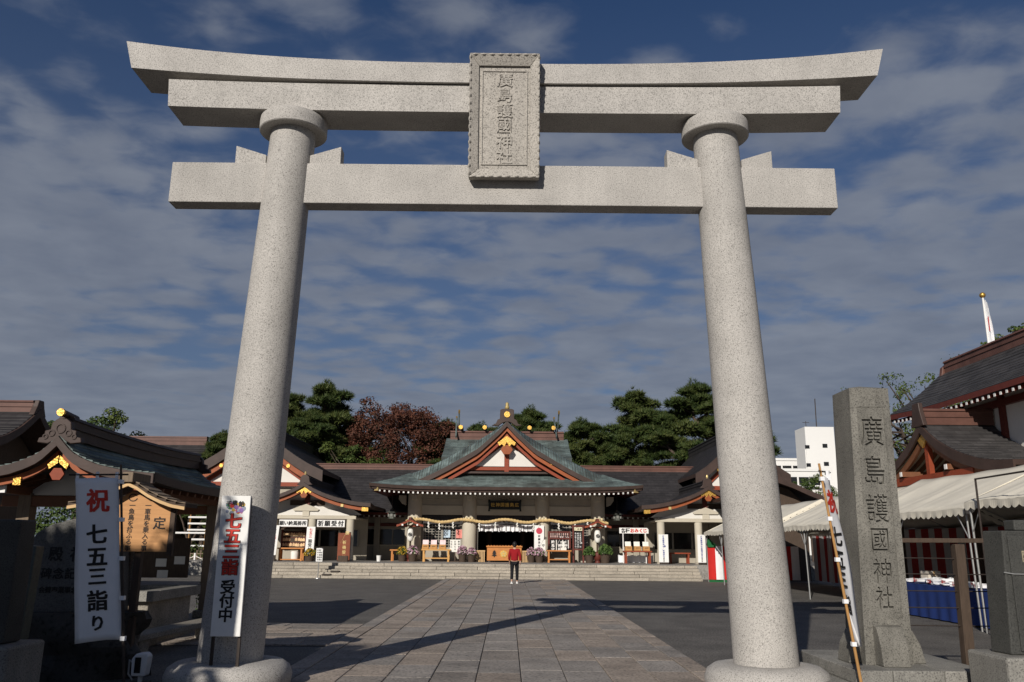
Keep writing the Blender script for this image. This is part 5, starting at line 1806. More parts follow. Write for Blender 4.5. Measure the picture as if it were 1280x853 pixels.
for r_ in range(3):
    MB(o).box(-11.95, -10.77, 35.235, 35.255, 2.16 - .27 * r_, 2.19 - .27 * r_).build('rail', MAROON, t)
q = MB((-11.2, 35.0, ZP)).lathe(-11.2, 35.0, [(.20, ZP + .102), (.22, ZP + .45), (.21, ZP + .5)], 14).build('white_bucket', SHADEW, smooth=40)
tag(q, 'pale round tub kept under the plaque-rack table', 'tub')
# tall red-brown board by the porch end post
t = thing('tall_board', 'tall reddish brown wooden sign board leaning by the porch end post', 'sign board', (-8.42, 34.1, ZP))
o = (-8.42, 34.1, ZP)
MB(o).box(-8.76, -8.12, 34.05, 34.10, ZP + .08, 2.15).build('board', M('red_brown_board', (.20, .052, .022), var=.2, scale=5, rough=.4), t)
for x in (-8.72, -8.16):
    MB(o).box(x - .04, x + .04, 34.11, 34.2, ZP, 2.2).build('post', BROWNW, t)
letters('lettering', column_text('御祈祷受付', 0, 2.05 - ZP, .25, .2), GOLDPALE, t, (0, -.053, 0), bold=.02, lift=.002)
MB(o).box(-8.7, -8.2, 33.98, 34.05, ZP, ZP + .3).build('foot_rest', BROWNW, t)
# amulet display and notice frame
t = thing('display_board', 'dark red framed amulet display with white vertical titles', 'display board', (2.95, 36.5, ZP))
o = (2.95, 36.5, ZP)
MB(o).box(2.36, 3.52, 36.5, 36.55, 1.28, 2.28).build('panel', BLACKP, t)
for x in (2.36, 3.52):
    MB(o).box(x - .05, x + .05, 36.44, 36.58, ZP, 2.36).build('post', MAROON, t)
for z in (1.98, 2.32):
    MB(o).box(2.41, 3.47, 36.45, 36.56, z - .045, z + .045).build('frame_rail', MAROON, t)
am = MB().box(-.03, .03, -.01, .01, -.055, .055).mesh('amulet', M('amulet_cloth', (.42, .28, .25), rand=.5, var=.1))
for r_ in range(2):
    for c_ in range(9):
        inst(am, 'amulet', t, (2.48 + .115 * c_ - 2.95, -.02, 2.22 - .13 * r_ - ZP))
letters('lettering', column_text('絵馬守', -.36, 1.90 - ZP, .20, .18) + column_text('御神札', .0, 1.90 - ZP, .20, .18) + column_text('御守り', .36, 1.90 - ZP, .20, .17), WHITEP, t, (0, -.005, 0), bold=.03, lift=.002)
for x in (2.78, 3.13, 3.44):
    MB(o).box(x - .022, x + .022, 36.488, 36.498, 1.32, 1.9).build('white_strip', SHADEW, t)
t = thing('information_frame', 'tall dark red frame with white writing standing near the lantern', 'information board', (3.98, 36.1, ZP))
o = (3.98, 36.1, ZP)
for x in (3.68, 4.22):
    MB(o).box(x - .045, x + .045, 36.05, 36.15, ZP, 2.66).build('post', MAROON, t)
MB(o).box(3.73, 4.17, 36.08, 36.12, 1.45, 2.34).build('panel', BLACKP, t)
MB(o).box(3.6, 4.30, 36.04, 36.16, 2.60, 2.69).build('top_rail', MAROON, t)
MB(o).box(3.74, 4.18, 36.06, 36.10, 2.40, 2.58).build('title_panel', M('cream_paper', (.72, .66, .45)), t)
letters('title', row_text('御由緒', -.13, 2.49 - ZP, .13, .11), BLACKP, t, (-.02, -.042, 0), lift=.002)
for i, s in enumerate(('広島護国神社御由', '祭神英霊九万余柱', '例大祭十月二十日')):
    letters('lettering', column_text(s, .12 - .13 * i, 2.30 - ZP, .10, .085), WHITEP, t, (-.03, -.022, 0), bold=.015, lift=.002)
MB(o).box(3.73, 4.17, 36.06, 36.14, 1.36, 1.44).build('lower_rail', MAROON, t)
# hanging bronze lanterns under the corridor eaves
for i, x in enumerate((-6.35, 6.18)):
    y = 36.6
    t = thing('hanging_lantern', ['bronze lantern hanging from the dark eave near the round-lantern bench', 'bronze lantern hanging from the dark eave above the lot banner'][i], 'lantern', (x, y, 3.2))
    o = (x, y, 3.2)
    b = MB(o).lathe(x, y, [(.05, 2.96), (.22, 2.98), (.20, 3.02), (.20, 3.30)], 6).build('body', BRONZE, t)
    MB(o).lathe(x, y, [(.36, 3.30), (.34, 3.33), (.18, 3.40), (.07, 3.50), (.03, 3.56)], 6).build('cap', BRONZE, t)
    MB(o).tube([(x, y, 3.55), (x, y, 4.36)], .015, 6).build('chain', RUST, t)
    for k in range(6):
        a = k * math.pi / 3 + math.pi / 6
        MB(o).box(x + .176 * math.cos(a) - .06, x + .176 * math.cos(a) + .06, y + .176 * math.sin(a) - .03, y + .176 * math.sin(a) + .03, 3.08, 3.24).build('pierced_panel', M('lantern_grille', (.2, .2, .18), scale=30), b)
# little sign post at the foot of the steps, white tub on the terrace
t = thing('sign_post', 'small white sign on a thin pole at the foot of the steps', 'sign', (-8.9, 30.4, 0))
o = (-8.9, 30.4, 0)
MB(o).tube([(-8.9, 30.4, 0), (-8.88, 30.4, 1.42)], .022, 8).build('pole', STEEL, t)
MB(o).lathe(-8.9, 30.4, [(.14, 0), (.13, .03), (.03, .04)], 14).build('foot', STEEL, t)
MB(o).box(-9.03, -8.72, 30.36, 30.377, .78, 1.40).build('panel', WHITEP, t)
letters('lettering', column_text('御祈祷受付', .10, 1.36, .11, .085) + column_text('参拝者駐車', .02, 1.36, .11, .085) + column_text('お守り授与', -.07, 1.36, .11, .085), BLACKP, t, (0.02, -.042, 0), bold=.015, lift=.002)
t = tag(MB((-6.78, 35.3, ZP)).lathe(-6.78, 35.3, [(.10, ZP), (.13, ZP + .30), (.135, ZP + .31)], 12).build('white_tub', WHITEP, smooth=40), 'small white tub standing alone on the terrace edge', 'tub')

# ------------------------------------------------------------------ the visitor
def skin_mesh(name, verts, edges, radii, mat, parent, root=0, sub=2):
    me = bpy.data.meshes.new(name)
    me.from_pydata(verts, edges, [])
    ob = bpy.data.objects.new(name, me)
    C.objects.link(ob)
    ob.modifiers.new('skin', 'SKIN')
    for v, r in zip(me.skin_vertices[0].data, radii):
        v.radius = r if isinstance(r, tuple) else (r, r)
    me.skin_vertices[0].data[root].use_root = True
    s = ob.modifiers.new('sub', 'SUBSURF')
    s.levels = s.render_levels = sub
    dg = bpy.context.evaluated_depsgraph_get()
    m2 = bpy.data.meshes.new_from_object(ob.evaluated_get(dg))
    bpy.data.objects.remove(ob)
    m2.name = name
    m2.materials.clear()
    m2.materials.append(mat)
    m2.polygons.foreach_set('use_smooth', [True] * len(m2.polygons))
    q = bpy.data.objects.new(name, m2)
    C.objects.link(q)
    q.parent = parent
    return q


SKIN = M('skin', (.50, .30, .21), var=.06, scale=20, rough=.55)
HAIR = M('black_hair', (.012, .010, .010), var=.3, scale=60, rough=.5)
SWEATER = M('red_sweater', (.27, .008, .012), var=.14, scale=14, rough=.9, bump=.4, bscale=50)
TROUSER = M('black_trousers', (.008, .008, .010), var=.2, scale=10, rough=.85)
pn = thing('person', 'person in a red sweater and black trousers walking towards the hall', 'person', (.40, 26.35, .034), R(-4))
# x right, y forward (towards the hall), z up
V = [(0, 0, .92), (0, .0, 1.06), (0, .01, 1.22), (0, .02, 1.36), (0, .025, 1.45), (0, .035, 1.52),               # 0-5 pelvis..neck
     (-.095, 0, .88), (-.105, .02, .48), (-.105, -.16, .13), (-.105, -.02, .035),                                     # 6-9 left leg (trailing)
     (.095, 0, .88), (.105, .075, .48), (.11, .09, .09), (.11, .24, .035),                                           # 10-13 right leg (forward)
     (-.17, .02, 1.38), (-.225, .05, 1.12), (-.225, .19, .93), (-.222, .24, .87),                                     # 14-17 left arm
     (.17, .02, 1.38), (.235, -.06, 1.12), (.25, -.06, .90), (.25, -.05, .83)]                                       # 18-21 right arm
E_ = [(0, 1), (1, 2), (2, 3), (3, 4), (4, 5), (0, 6), (6, 7), (7, 8), (8, 9), (0, 10), (10, 11), (11, 12), (12, 13), (3, 14), (14, 15), (15, 16), (16, 17), (3, 18), (18, 19), (19, 20), (20, 21)]
RD = [(.135, .10), (.125, .09), (.14, .10), (.13, .09), (.055, .055), (.05, .05), .085, .058, .040, .038, .085, .058, .040, .038, .055, .042, .032, .036, .055, .042, .032, .036]
body = skin_mesh('body', V, E_, RD, SKIN, pn)
hd = MB()
hd.ball((0, .045, 1.605), .098, 14, 10, (.82, .98, 1.22))
hd.ball((0, .135, 1.59), .018, 6, 4, (.8, 1, 1.2))
for sg in (-1, 1):
    hd.ball((sg * .082, .04, 1.60), .026, 6, 5, (.35, .8, 1.25))
hd.build('head', SKIN, pn, smooth=60)
hm = MB()
hm.ball((0, .025, 1.635), .108, 16, 10, (.86, .95, 1.05), .03, random.Random(2))
hm.ball((0, -.01, 1.575), .085, 12, 8, (.86, .72, 1.0), .03, random.Random(3))
hm.build('hair', HAIR, pn, smooth=60)
for sg, (bx_, by, bz) in ((-1, V[17]), (1, V[21])):
    for k in range(4):
        x = bx_ + (k - 1.5) * .004
        y = by + (k - 1.5) * .019
        ln = (.068, .078, .074, .058)[k]
        skin_mesh('finger', [(x, y, bz - .03), (x - sg * .006, y + .004, bz - .03 - ln * .5), (x - sg * .018, y + .008, bz - .03 - ln)], [(0, 1), (1, 2)], [.0095, .0085, .007], SKIN, body, sub=1)
    skin_mesh('thumb', [(bx_ - sg * .008, by + .03, bz + .01), (bx_ - sg * .014, by + .052, bz - .025), (bx_ - sg * .018, by + .058, bz - .055)], [(0, 1), (1, 2)], [.011, .010, .008], SKIN, body, sub=1)
sw = skin_mesh('sweater', [(0, 0, .90), (0, 0, 1.02), (0, .01, 1.2), (0, .02, 1.34), (0, .022, 1.44), (-.175, .02, 1.375), (-.232, .05, 1.13), (-.23, .18, .945), (.175, .02, 1.375), (.24, -.06, 1.13), (.253, -.06, .925)],
               [(0, 1), (1, 2), (2, 3), (3, 4), (3, 5), (5, 6), (6, 7), (3, 8), (8, 9), (9, 10)], [(.185, .135), (.17, .125), (.18, .13), (.165, .115), (.075, .07), .082, .066, .05, .082, .066, .05], SWEATER, pn)
tr_ = skin_mesh('trousers', [(0, 0, .93), (-.098, 0, .84), (-.108, .02, .48), (-.107, -.155, .14), (.098, 0, .84), (.108, .07, .48), (.11, .085, .11)],
                [(0, 1), (1, 2), (2, 3), (0, 4), (4, 5), (5, 6)], [(.165, .12), .105, .078, .066, .105, .078, .066], TROUSER, pn)
for x, y, yt in ((-.107, -.17, .0), (.11, .09, .0)):
    s_ = MB()
    s_.ball((x, y + .07, .045), .075, 12, 6, (.62, 1.75, .6))
    s_.box(x - .045, x + .045, y - .05, y + .19, 0.0, .025)
    s_.build('shoe', WHITEP, pn, smooth=50)

# ------------------------------------------------------------------ tents along the right
def tent(label, y0, y1, ez, rz_, x0, seed, xin=4.9):
    """pitched canvas canopy, eaves along the plaza; scalloped edge, steel legs"""
    rg = random.Random(seed)
    xm, x1 = x0 + xin / 2, x0 + xin
    o = (xm, (y0 + y1) / 2, 0)
    t = thing('tent', label, 'tent', o, 0, 'canvas tents along the plaza')
    top = MB(o)
    nx, ny = 8, 72
    folds = [(rg.uniform(0, 1), rg.uniform(.008, .022), rg.uniform(.012, .03), rg.uniform(-.10, .10)) for _ in range(14)]
    for sg in (0, 1):
        rows = []
        for i in range(nx + 1):
            u = i / nx
            row = []
            for k in range(ny + 1):
                v = k / ny
                x = (x0 + (xm - x0) * u) if sg == 0 else (x1 + (xm - x1) * u)
                sag = -.05 * math.sin(math.pi * u) * (1 + .4 * math.sin(3 * math.pi * v + seed)) - .035 * math.sin(math.pi * v) * (u > .9)
                row.append((x, y0 + (y1 - y0) * v, ez + (rz_ - ez) * u + sag + .012 * math.sin(23 * v + 3 * u) + sum(d_ * math.exp(-((v - v0 - k_ * u) / w_) ** 2) for v0, w_, d_, k_ in folds) * math.sin(math.pi * min(1, u + .12))))
            rows.append(row)
        top.grid(rows)
    cv = top.build('canopy', TENTC, t, smooth=50)
    cv.modifiers.new('s', 'SOLIDIFY').thickness = .006
    # scalloped valance
    for sg, x in ((0, x0), (1, x1)):
        n = int((y1 - y0) / .24)
        va = MB(o)
        a, b = [], []
        for k in range(n * 4 + 1):
            y = y0 + (y1 - y0) * k / (n * 4)
            s = abs(math.sin(math.pi * k / 4))
            xx = x + (-.02 if sg == 0 else .02)
            z0_ = ez + .012 * math.sin(23 * k / (n * 4))
            a.append((xx, y, z0_ + .004))
            b.append((xx + .012 * math.sin(k * .9), y, z0_ - .11 - .06 * s))
        va.grid([a, b])
        va.build('valance', TENTC, t)
    for y in (y0, y1):
        a, b = [], []
        n = int(xin / .24) * 4
        for k in range(n + 1):
            u = k / n
            x = x0 + xin * u
            z = ez + (rz_ - ez) * (1 - abs(2 * u - 1))
            a.append((x, y, z))
            b.append((x, y + (-.012 if y == y0 else .012), z - .10 - .06 * abs(math.sin(math.pi * k / 4))))
        MB(o).grid([a, b]).build('end_valance', TENTC, t)
    n = max(1, round((y1 - y0) / 3.0))
    for x in (x0 + .06, x1 - .06):
        for k in range(n + 1):
            y = y0 + .08 + (y1 - y0 - .16) * k / n
            p = MB(o).tube([(x + .05, y, 0), (x, y, ez - .03)], .024, 8).build('leg', STEEL, t, smooth=50)
            for q in (-1, 1):
                if y0 < y + q * .45 < y1:
                    MB(o).tube([(x, y, ez - .62), (x, y + q * .42, ez - .06)], .013, 6).build('brace', STEEL, p)
        MB(o).tube([(x, y0 + .05, ez - .03), (x, y1 - .05, ez - .03)], .02, 6).build('eave_pipe', STEEL, t)
    for k in range(n + 1):
        y = y0 + .08 + (y1 - y0 - .16) * k / n
        MB(o).tube([(x0 + .05, y, ez - .02), (xm, y, rz_ - .06), (x1 - .05, y, ez - .02)], .02, 6).build('rafter_pipe', STEEL, t)
    return t


tent('pale canvas tent nearest the memorial slab, open frame pipe above its eave', .5, 7.25, 2.62, 3.72, 9.75, 1)
tent('pale canvas tent over the blue cloth stall', 7.45, 14.2, 2.50, 3.62, 9.85, 2)
tent('pale canvas tent seen between the bamboo banner and the name pillar', 14.3, 21.2, 2.34, 3.50, 9.9, 3)
tent('farthest pale canvas tent, its end by the red and white curtain', 21.3, 30.2, 2.28, 3.42, 9.5, 4)
t = thing('pipe_frame', 'bare steel pipe frame rising above the near tent eave', 'pipe frame', (9.62, 4.5, 0))
o = (9.62, 4.5, 0)
MB(o).tube([(9.62, 6.5, 0), (9.62, 6.5, 3.05), (9.62, 2.2, 3.10)], .022, 8).build('upright', RUST, t, smooth=50)
MB(o).tube([(9.62, 2.2, 0), (9.62, 2.2, 3.10)], .022, 8).build('upright', RUST, t, smooth=50)


def stripe_curtain(label, a, b, z0, z1, cut=None, n=None, group='red and white striped curtains', mats=None):
    a, b = Vector(a), Vector(b)
    L_ = (b - a).length
    n = n or int(L_ / .45)
    t = thing('striped_curtain', label, 'curtain', ((a + b) / 2).to_tuple(), 0, group)
    o = (a + b) / 2
    d = (b - a) / n
    nn = Vector((-d.y, d.x, 0)).normalized()
    for k in range(n):
        m = MB(o)
        rows = []
        for j in range(5):
            row = []
            for i in range(5):
                p = a + d * (k + i / 4)
                w = .035 * math.sin((k * 4 + i) * .9) * (1 - .6 * j / 4)
                z = z0 + (z1 - z0) * j / 4
                row.append((p.x + nn.x * w, p.y + nn.y * w, z))
            rows.append(row)
        m.grid(rows)
        m.build('stripe', (mats or (REDC, CLOTHW))[k % 2], t, smooth=60)
    return t


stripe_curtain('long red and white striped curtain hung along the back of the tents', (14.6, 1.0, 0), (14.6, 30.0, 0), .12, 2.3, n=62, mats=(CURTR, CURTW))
stripe_curtain('short bright red and white curtain closing the far tent end', (9.58, 30.0, 0), (13.9, 30.0, 0), .12, 1.66, n=12)
t = thing('green_skirt', 'green cloth strips above and below the short red curtain', 'cloth', (10.3, 30.05, 0))
o = (10.3, 30.05, 0)
MB(o).box(9.60, 11.6, 30.05, 30.07, .0, .13).build('lower_strip', GREENC, t)
MB(o).prism([(9.56, 2.0), (9.66, 1.98), (9.98, 1.70), (9.95, 1.60), (9.58, 1.60)], 'y', 29.93, 29.95).build('upper_strip', GREENC, t)

# stall with a blue cloth
t = thing('stall_table', 'long stall table hung with deep blue cloth', 'table', (10.75, 9.7, 0))
o = (10.75, 9.7, 0)
MB(o).box(10.36, 11.2, 7.6, 11.9, .74, .78).build('tabletop', PALEW, t)
rows = []
for j in range(5):
    rows.append([(10.33 + .022 * math.sin(k * .8) * (1 - j / 5), 7.55 + 4.4 * k / 70, .03 + .76 * j / 4) for k in range(71)])
m = MB(o).grid(rows)
rows = []
for j in range(5):
    rows.append([(10.33 + .9 * k / 14, 7.55 + .022 * math.sin(k * .8) * (1 - j / 5), .03 + .76 * j / 4) for k in range(15)])
m.grid(rows)
m.box(10.33, 11.22, 7.56, 11.94, .785, .795)
m.build('cloth', BLUEC, t, smooth=50)
for y in (7.8, 9.7, 11.7):
    for x in (10.5, 11.1):
        MB(o).tube([(x, y, 0), (x, y, .74)], .02, 6).build('leg', STEEL, t)
rg = random.Random(21)
for i in range(13):
    y = 7.8 + 4.0 * i / 12 + rg.uniform(-.1, .1)
    x = 10.52 + rg.uniform(0, .3)
    b = MB((x, y, .80))
    h = rg.uniform(.10, .20)
    b.ball((x, y, .80 + h * .42), .2, 14, 8, (rg.uniform(.9, 1.25), rg.uniform(1.0, 1.5), h / .2 * .45), .26, rg)
    q = tag(b.build('goods_bag', CLOTHW, smooth=45), 'white plastic bag of goods lying among others on the blue stall' if i not in (0, 12) else ('white plastic bag at the near end of the blue stall', 'white plastic bag at the far end of the blue stall')[i == 12], 'bag', 'white bags on the blue stall')
    if i % 2 == 0:
        letters('red_print', [('福', 0, .06, .11), ('守', .10, .05, .09)] if i % 4 else [('縁', 0, .05, .10), ('起', -.1, .05, .09)], REDP, q, (-.2, 0, .03), X=(0, -1, 0), bold=.03, lift=.01)
for i, (y, h) in enumerate(((8.2, .32), (11.5, .30))):
    t = thing('carton', ['pale cardboard carton standing at the near end of the blue stall', 'pale cardboard carton standing at the far end of the blue stall'][i], 'carton', (10.95, y, .80))
    MB((10.95, y, .80)).box(10.8, 11.12, y - .2, y + .2, .797, .80 + h).build('box', M('carton_card', (.55, .50, .42)), t, bevel=.006)
    MB((10.95, y, .80)).box(10.93, 10.98, y - .203, y + .203, .80 + h - .12, .80 + h + .003).build('tape', PALEW, t)

# ------------------------------------------------------------------ large hall behind the tents
t = thing('side_hall', 'big dark-roofed shrine hall behind the tents, white walls between dark posts', 'shrine building', (16.2, 8, 0))
o = (16.2, 8, 0)
pr = [(0, 8.02), (.5, 7.55), (1.0, 7.1), (1.6, 6.62), (2.25, 6.22)]
def s2(d, y):
    u = max(0, (y - 15.5) / 4)
    return .10 * u * u * (.4 + d / 2.25)
cs, so = gable_roof('y', 16.25, pr, -8, 19.5, n=14, nt=16, step=.016, thick=.18, o=o, sori=s2)
rf = join_mb(cs, o).build('roof', ROOFGREYY, t)
so.build('eave', MAROON, t)
rr = ridge('y', 16.25, 7.86, .48, .38, -8, 19.2, o=o, n=4).build('ridge', COPPERR, t, smooth=40)
MB(o).prism([(15.85, 7.4), (16.65, 7.4), (16.5, 8.1), (16.25, 8.3), (16.0, 8.1)], 'y', 19.2, 19.4).build('ridge_ornament', COPPERR, rr, bevel=.02)
barge('y', 16.25, pr, 19.45, 19.55, .006, .3, o=o, sori=s2).build('verge_board', COPPERB, t)
MB(o).box(15.05, 17.5, -7.5, 18.9, 4.3, 6.3).build('upper_wall', PLASTER, t)
MB(o).box(15.0, 17.5, -7.5, 18.9, 0, 4.298).build('lower_wall', M('brown_panelling', (.055, .04, .03)), t)
for k in range(12):
    y = 18.8 - 2.3 * k
    MB(o).box(14.93, 15.05, y - .1, y + .1, 0, 6.25).build('post', MAROON, t)
MB(o).box(14.90, 15.06, -7.5, 18.9, 4.2, 4.4).build('wall_beam', MAROON, t)
MB(o).box(14.90, 15.06, -7.5, 18.9, 5.85, 6.05).build('wall_beam', MAROON, t)
ra, re = MB(o), MB(o)
for k in range(92):
    y = 19.2 - .3 * k
    z = 6.22 - .26 + s2(2.25, y)
    ra.bar((14.05, y, z), (15.1, y, z + .30), .08, .10)
    re.box(14.035, 14.048, y - .045, y + .045, z - .05, z + .05)
ra.build('rafters', MAROON, t, kind='stuff')
re.build('rafter_ends', WHITEP, t, kind='stuff')
for k in range(7):
    y0 = 16.4 - 2.3 * k
    w = MB(o).box(14.955, 14.998, y0, y0 + 2.0, 1.3, 2.7).build('lattice_window', GLASSD, t)
    for i in range(13):
        y = y0 + .05 + 1.9 * i / 12
        MB(o).box(14.92, 14.954, y - .016, y + .016, 1.3, 2.7).build('lattice_bar', WFR, w)
    for i in range(6):
        z = 1.4 + 1.2 * i / 5
        MB(o).box(14.905, 14.919, y0, y0 + 2.0, z - .014, z + .014).build('lattice_bar', WFR, w)
# its gabled porch towards the plaza
t = thing('hall_porch', 'gabled porch roof with brown rafters jutting from the side hall above the tents', 'porch', (13.6, 14.9, 0))
o = (13.6, 14.9, 0)
pr = [(0, 5.42), (.45, 5.08), (.9, 4.80), (1.6, 4.48), (2.2, 4.26), (3.0, 4.05), (3.8, 3.92), (4.6, 3.86)]
cs, so = gable_roof('x', 14.9, pr, 12.8, 15.0, n=20, nt=4, step=.016, thick=.14, o=o)
join_mb(cs, o).build('roof', ROOFGREY, t)
so.build('eave', COPPERB, t)
barge('x', 14.9, pr, 12.74, 12.80, .005, .30, o=o, n=20).build('verge_board', COPPERB, t, smooth=40)
barge('x', 14.9, pr, 12.86, 12.94, .31, .52, d1=4.0, o=o, n=20).build('bargeboard', BROWNR, t, smooth=40)
ridge('x', 14.9, 5.34, .52, .36, 12.8, 15.0, o=o, n=2).build('ridge', COPPERR, t, smooth=40)
MB(o).prism([(14.5, 5.30), (15.3, 5.30), (15.14, 5.75), (15.1, 6.02), (14.7, 6.02), (14.66, 5.75)], 'x', 12.70, 12.84).build('ridge_ornament', COPPERB, t, bevel=.02)
MB(o).prism([(14.62, 4.90), (14.9, 4.64), (15.18, 4.90), (14.9, 5.04)], 'x', 12.80, 12.85).build('gold_fitting', GOLD, t)
for sg in (-1, 1):
    MB(o).grid([[roof_pt('x', 14.9, sg, .05 + 3.9 * i / 10, interp(pr, .05 + 3.9 * i / 10) - .16, x) for i in range(11)] for x in (12.95, 15.0)]).build('soffit', CREAM, t)
    for k in range(7):
        x = 13.05 + .30 * k
        b = MB(o)
        ps = [Vector(roof_pt('x', 14.9, sg, .05 + 3.9 * i / 8, interp(pr, .05 + 3.9 * i / 8) - .22, x)) for i in range(9)]
        for p, q in zip(ps, ps[1:]):
            b.bar(p, q, .09, .11)
        b.build('rafter', BROWNR, t)
MB(o).bar((12.9, 12.3, 3.72), (12.9, 17.5, 3.72), .16, .24).build('tie_beam', VERM, t)
MB(o).bar((12.72, 16.3, 3.95), (14.9, 16.3, 3.95), .16, .16).build('purlin', BROWNR, t)
MB(o).bar((12.72, 13.5, 3.95), (14.9, 13.5, 3.95), .16, .16).build('purlin', BROWNR, t)
for y in (16.3, 13.5):
    MB(o).box(12.70, 12.718, y - .07, y + .07, 3.88, 4.02).build('purlin_end', WHITEP, t)
MB(o).box(12.9, 13.05, 14.8, 15.0, 3.84, 4.95).build('king_post', VERM, t)
for y in (12.6, 17.2):
    MB(o).box(12.8, 13.0, y - .1, y + .1, 0, 3.6).build('post', BROWNW, t)

# flag on its pole behind the hall
t = thing('flagpole', 'flagpole with gold ball and limp white flag behind the dark hall roof', 'flagpole', (24.2, 30, 0))
o = (24.2, 30, 0)
MB(o).tube([(24.2, 30, 0), (24.25, 30, 14.1)], [.07, .045], 8).build('pole', WHITEP, t, smooth=50)
MB(o).ball((24.25, 30, 14.22), .15, 10, 8).build('gold_ball', GOLD, t, smooth=60)
rows = []
for j in range(9):
    v = j / 8
    rows.append([(24.27 + .02 + (.05 + .40 * v * (1.1 - v * .6)) * k / 6, 30 - .05 + .12 * math.sin(k * 1.9 + v * 3), 14.0 - 2.6 * v - .18 * (k / 6)) for k in range(7)])
MB(o).grid(rows).build('flag', CLOTHW, t, smooth=60)
rows = [[(24.285 + .012 * k, 29.86 - .02 * k, 13.05 - .75 * j / 3) for k in range(3)] for j in range(4)]
MB(o).grid(rows).build('red_patch', REDC, t)

# ------------------------------------------------------------------ buildings at the left edge
def plain_hall(label, axis, c, t0, t1, pr, wall, wz, ridge_h, rafters=True, flip=False):
    mid = (t0 + t1) / 2
    pos = (c, mid, 0) if axis == 'y' else (mid, c, 0)
    t = thing('outer_hall', label, 'shrine building', pos)
    o = pos
    cs, so = gable_roof(axis, c, pr, t0, t1, n=16, nt=6, step=.016, thick=.15, o=o)
    join_mb(cs, o).build('roof', ROOFDARK if axis == 'x' else ROOFDARKY, t)
    so.build('eave', COPPERB, t)
    for tt, q in ((t0, -1), (t1, 1)):
        barge(axis, c, pr, tt + q * .06, tt + q * .001, .006, .26, o=o).build('verge_board', COPPERB, t)
    r = ridge(axis, c, pr[0][1] - .14, ridge_h, .36, t0 + .1, t1 - .1, o=o, n=3).build('ridge', COPPERR, t, smooth=40)
    w = wall
    d = pr[-1][0]
    a0, a1 = t0 + .9, t1 - .9
    (MB(o).box(c - w, c + w, a0, a1, 0, wz) if axis == 'y' else MB(o).box(a0, a1, c - w, c + w, 0, wz)).build('walls', BROWNW, t)
    g = [(c - w, wz), (c + w, wz), (c + w * .5, interp(pr, w * .5) - .2), (c, pr[0][1] - .35), (c - w * .5, interp(pr, w * .5) - .2)]
    for a in (a0, a1 - .1):
        MB(o).prism(g, 'y' if axis == 'y' else 'x', a, a + .1).build('gable_wall', BROWNW, t)
    if rafters:
        ra, re = MB(o), MB(o)
        n = int((t1 - t0) / .32)
        for k in range(n):
            tt = t0 + .2 + .32 * k
            for sg in (-1, 1):
                p, q = roof_pt(axis, c, sg, d - .1, pr[-1][1] - .24, tt), roof_pt(axis, c, sg, w, pr[-1][1] - .1, tt)
                ra.bar(p, q, .08, .09)
                e = roof_pt(axis, c, sg, d - .085, pr[-1][1] - .24, tt)
                re.box(e[0] - .04, e[0] + .04, e[1] - .04, e[1] + .04, e[2] - .04, e[2] + .04)
        ra.build('rafters', MAROON, t, kind='stuff')
        re.build('rafter_ends', WHITEP, t, kind='stuff')
    MB(o).prism([(c - .34, pr[0][1] - .22), (c + .34, pr[0][1] - .22), (c + .2, pr[0][1] + .05), (c + .13, pr[0][1] + ridge_h - .14), (c - .13, pr[0][1] + ridge_h - .14), (c - .2, pr[0][1] + .05)],
                axis, (t1 - .12 if flip else t0 - .05), (t1 + .05 if flip else t0 + .12)).build('ridge_ornament', COPPERB, r, bevel=.015)
    return t


plain_hall('dark-roofed building with rows of red rafters behind the water pavilion, picture edge', 'x', 15.0, -26, -14.45, [(0, 5.62), (.4, 5.3), (.9, 4.95), (1.5, 4.65), (2.2, 4.42), (2.9, 4.3)], 1.9, 4.1, .40, flip=True)
plain_hall('low dark roof just past the torii pillar, behind the tents', 'y', 13.4, 31.0, 36.5, [(0, 5.0), (.8, 4.72), (1.6, 4.35), (2.5, 4.0)], 1.7, 3.7, .3, rafters=False)
plain_hall('low brown-ridged roof showing just beyond the water pavilion roof', 'x', 45.0, -28, -19.9, [(0, 8.0), (.6, 7.5), (1.5, 6.9), (2.6, 6.4), (3.6, 6.1)], 2.6, 5.8, .6, rafters=False)

# bamboo fence with white posts, white racks, pale pierced stone, hedge
t = thing('bamboo_fence', 'low bamboo fence on a stone kerb beyond the gravel', 'fence', (-17.2, 36.4, 0))
o = (-17.2, 36.4, 0)
MB(o).box(-20.4, -13.9, 36.2, 36.6, 0, .20).build('kerb', KERBSTONE, t, bevel=.03)
bm = MB().tube([(0, 0, 0), (0, 0, .95)], .035, 6).mesh('cane', GREYW)
for k in range(34):
    inst(bm, 'cane', t, (-20.2 + .185 * k + 17.2, .0, .19), (0, R(random.Random(k).uniform(-2, 2)), 0), (1, 1, 1 + random.Random(k + 50).uniform(-.12, .12)))
for z in (.45, .78, 1.0):
    MB(o).tube([(-20.3, 36.36, z), (-13.95, 36.36, z + .01)], .028, 6).build('cross_cane', GREYW, t)
for i, x in enumerate((-19.8, -17.9, -16.7, -15.4)):
    tag(MB((x, 35.6, 0)).tube([(x, 35.6, 0), (x, 35.6, 1.05)], .055, 8).build('rope_post', WHITEP, smooth=50), ('thin white rope post hidden by the pavilion', 'thin white rope post beside the pavilion corner post', 'thin white rope post in the gap before the torii pillar', 'thin white rope post hidden behind the torii pillar')[i], 'post', 'white posts before the bamboo fence')
t = thing('chain', 'drooping chain strung between the white posts', 'chain', (-17.5, 35.6, 0))
ch = MB((-17.5, 35.6, 0))
for a, b in ((-19.8, -17.9), (-17.9, -16.7), (-16.7, -15.4)):
    ch.tube([(a + (b - a) * k / 8, 35.6, .92 - .22 * math.sin(math.pi * k / 8)) for k in range(9)], .02, 5)
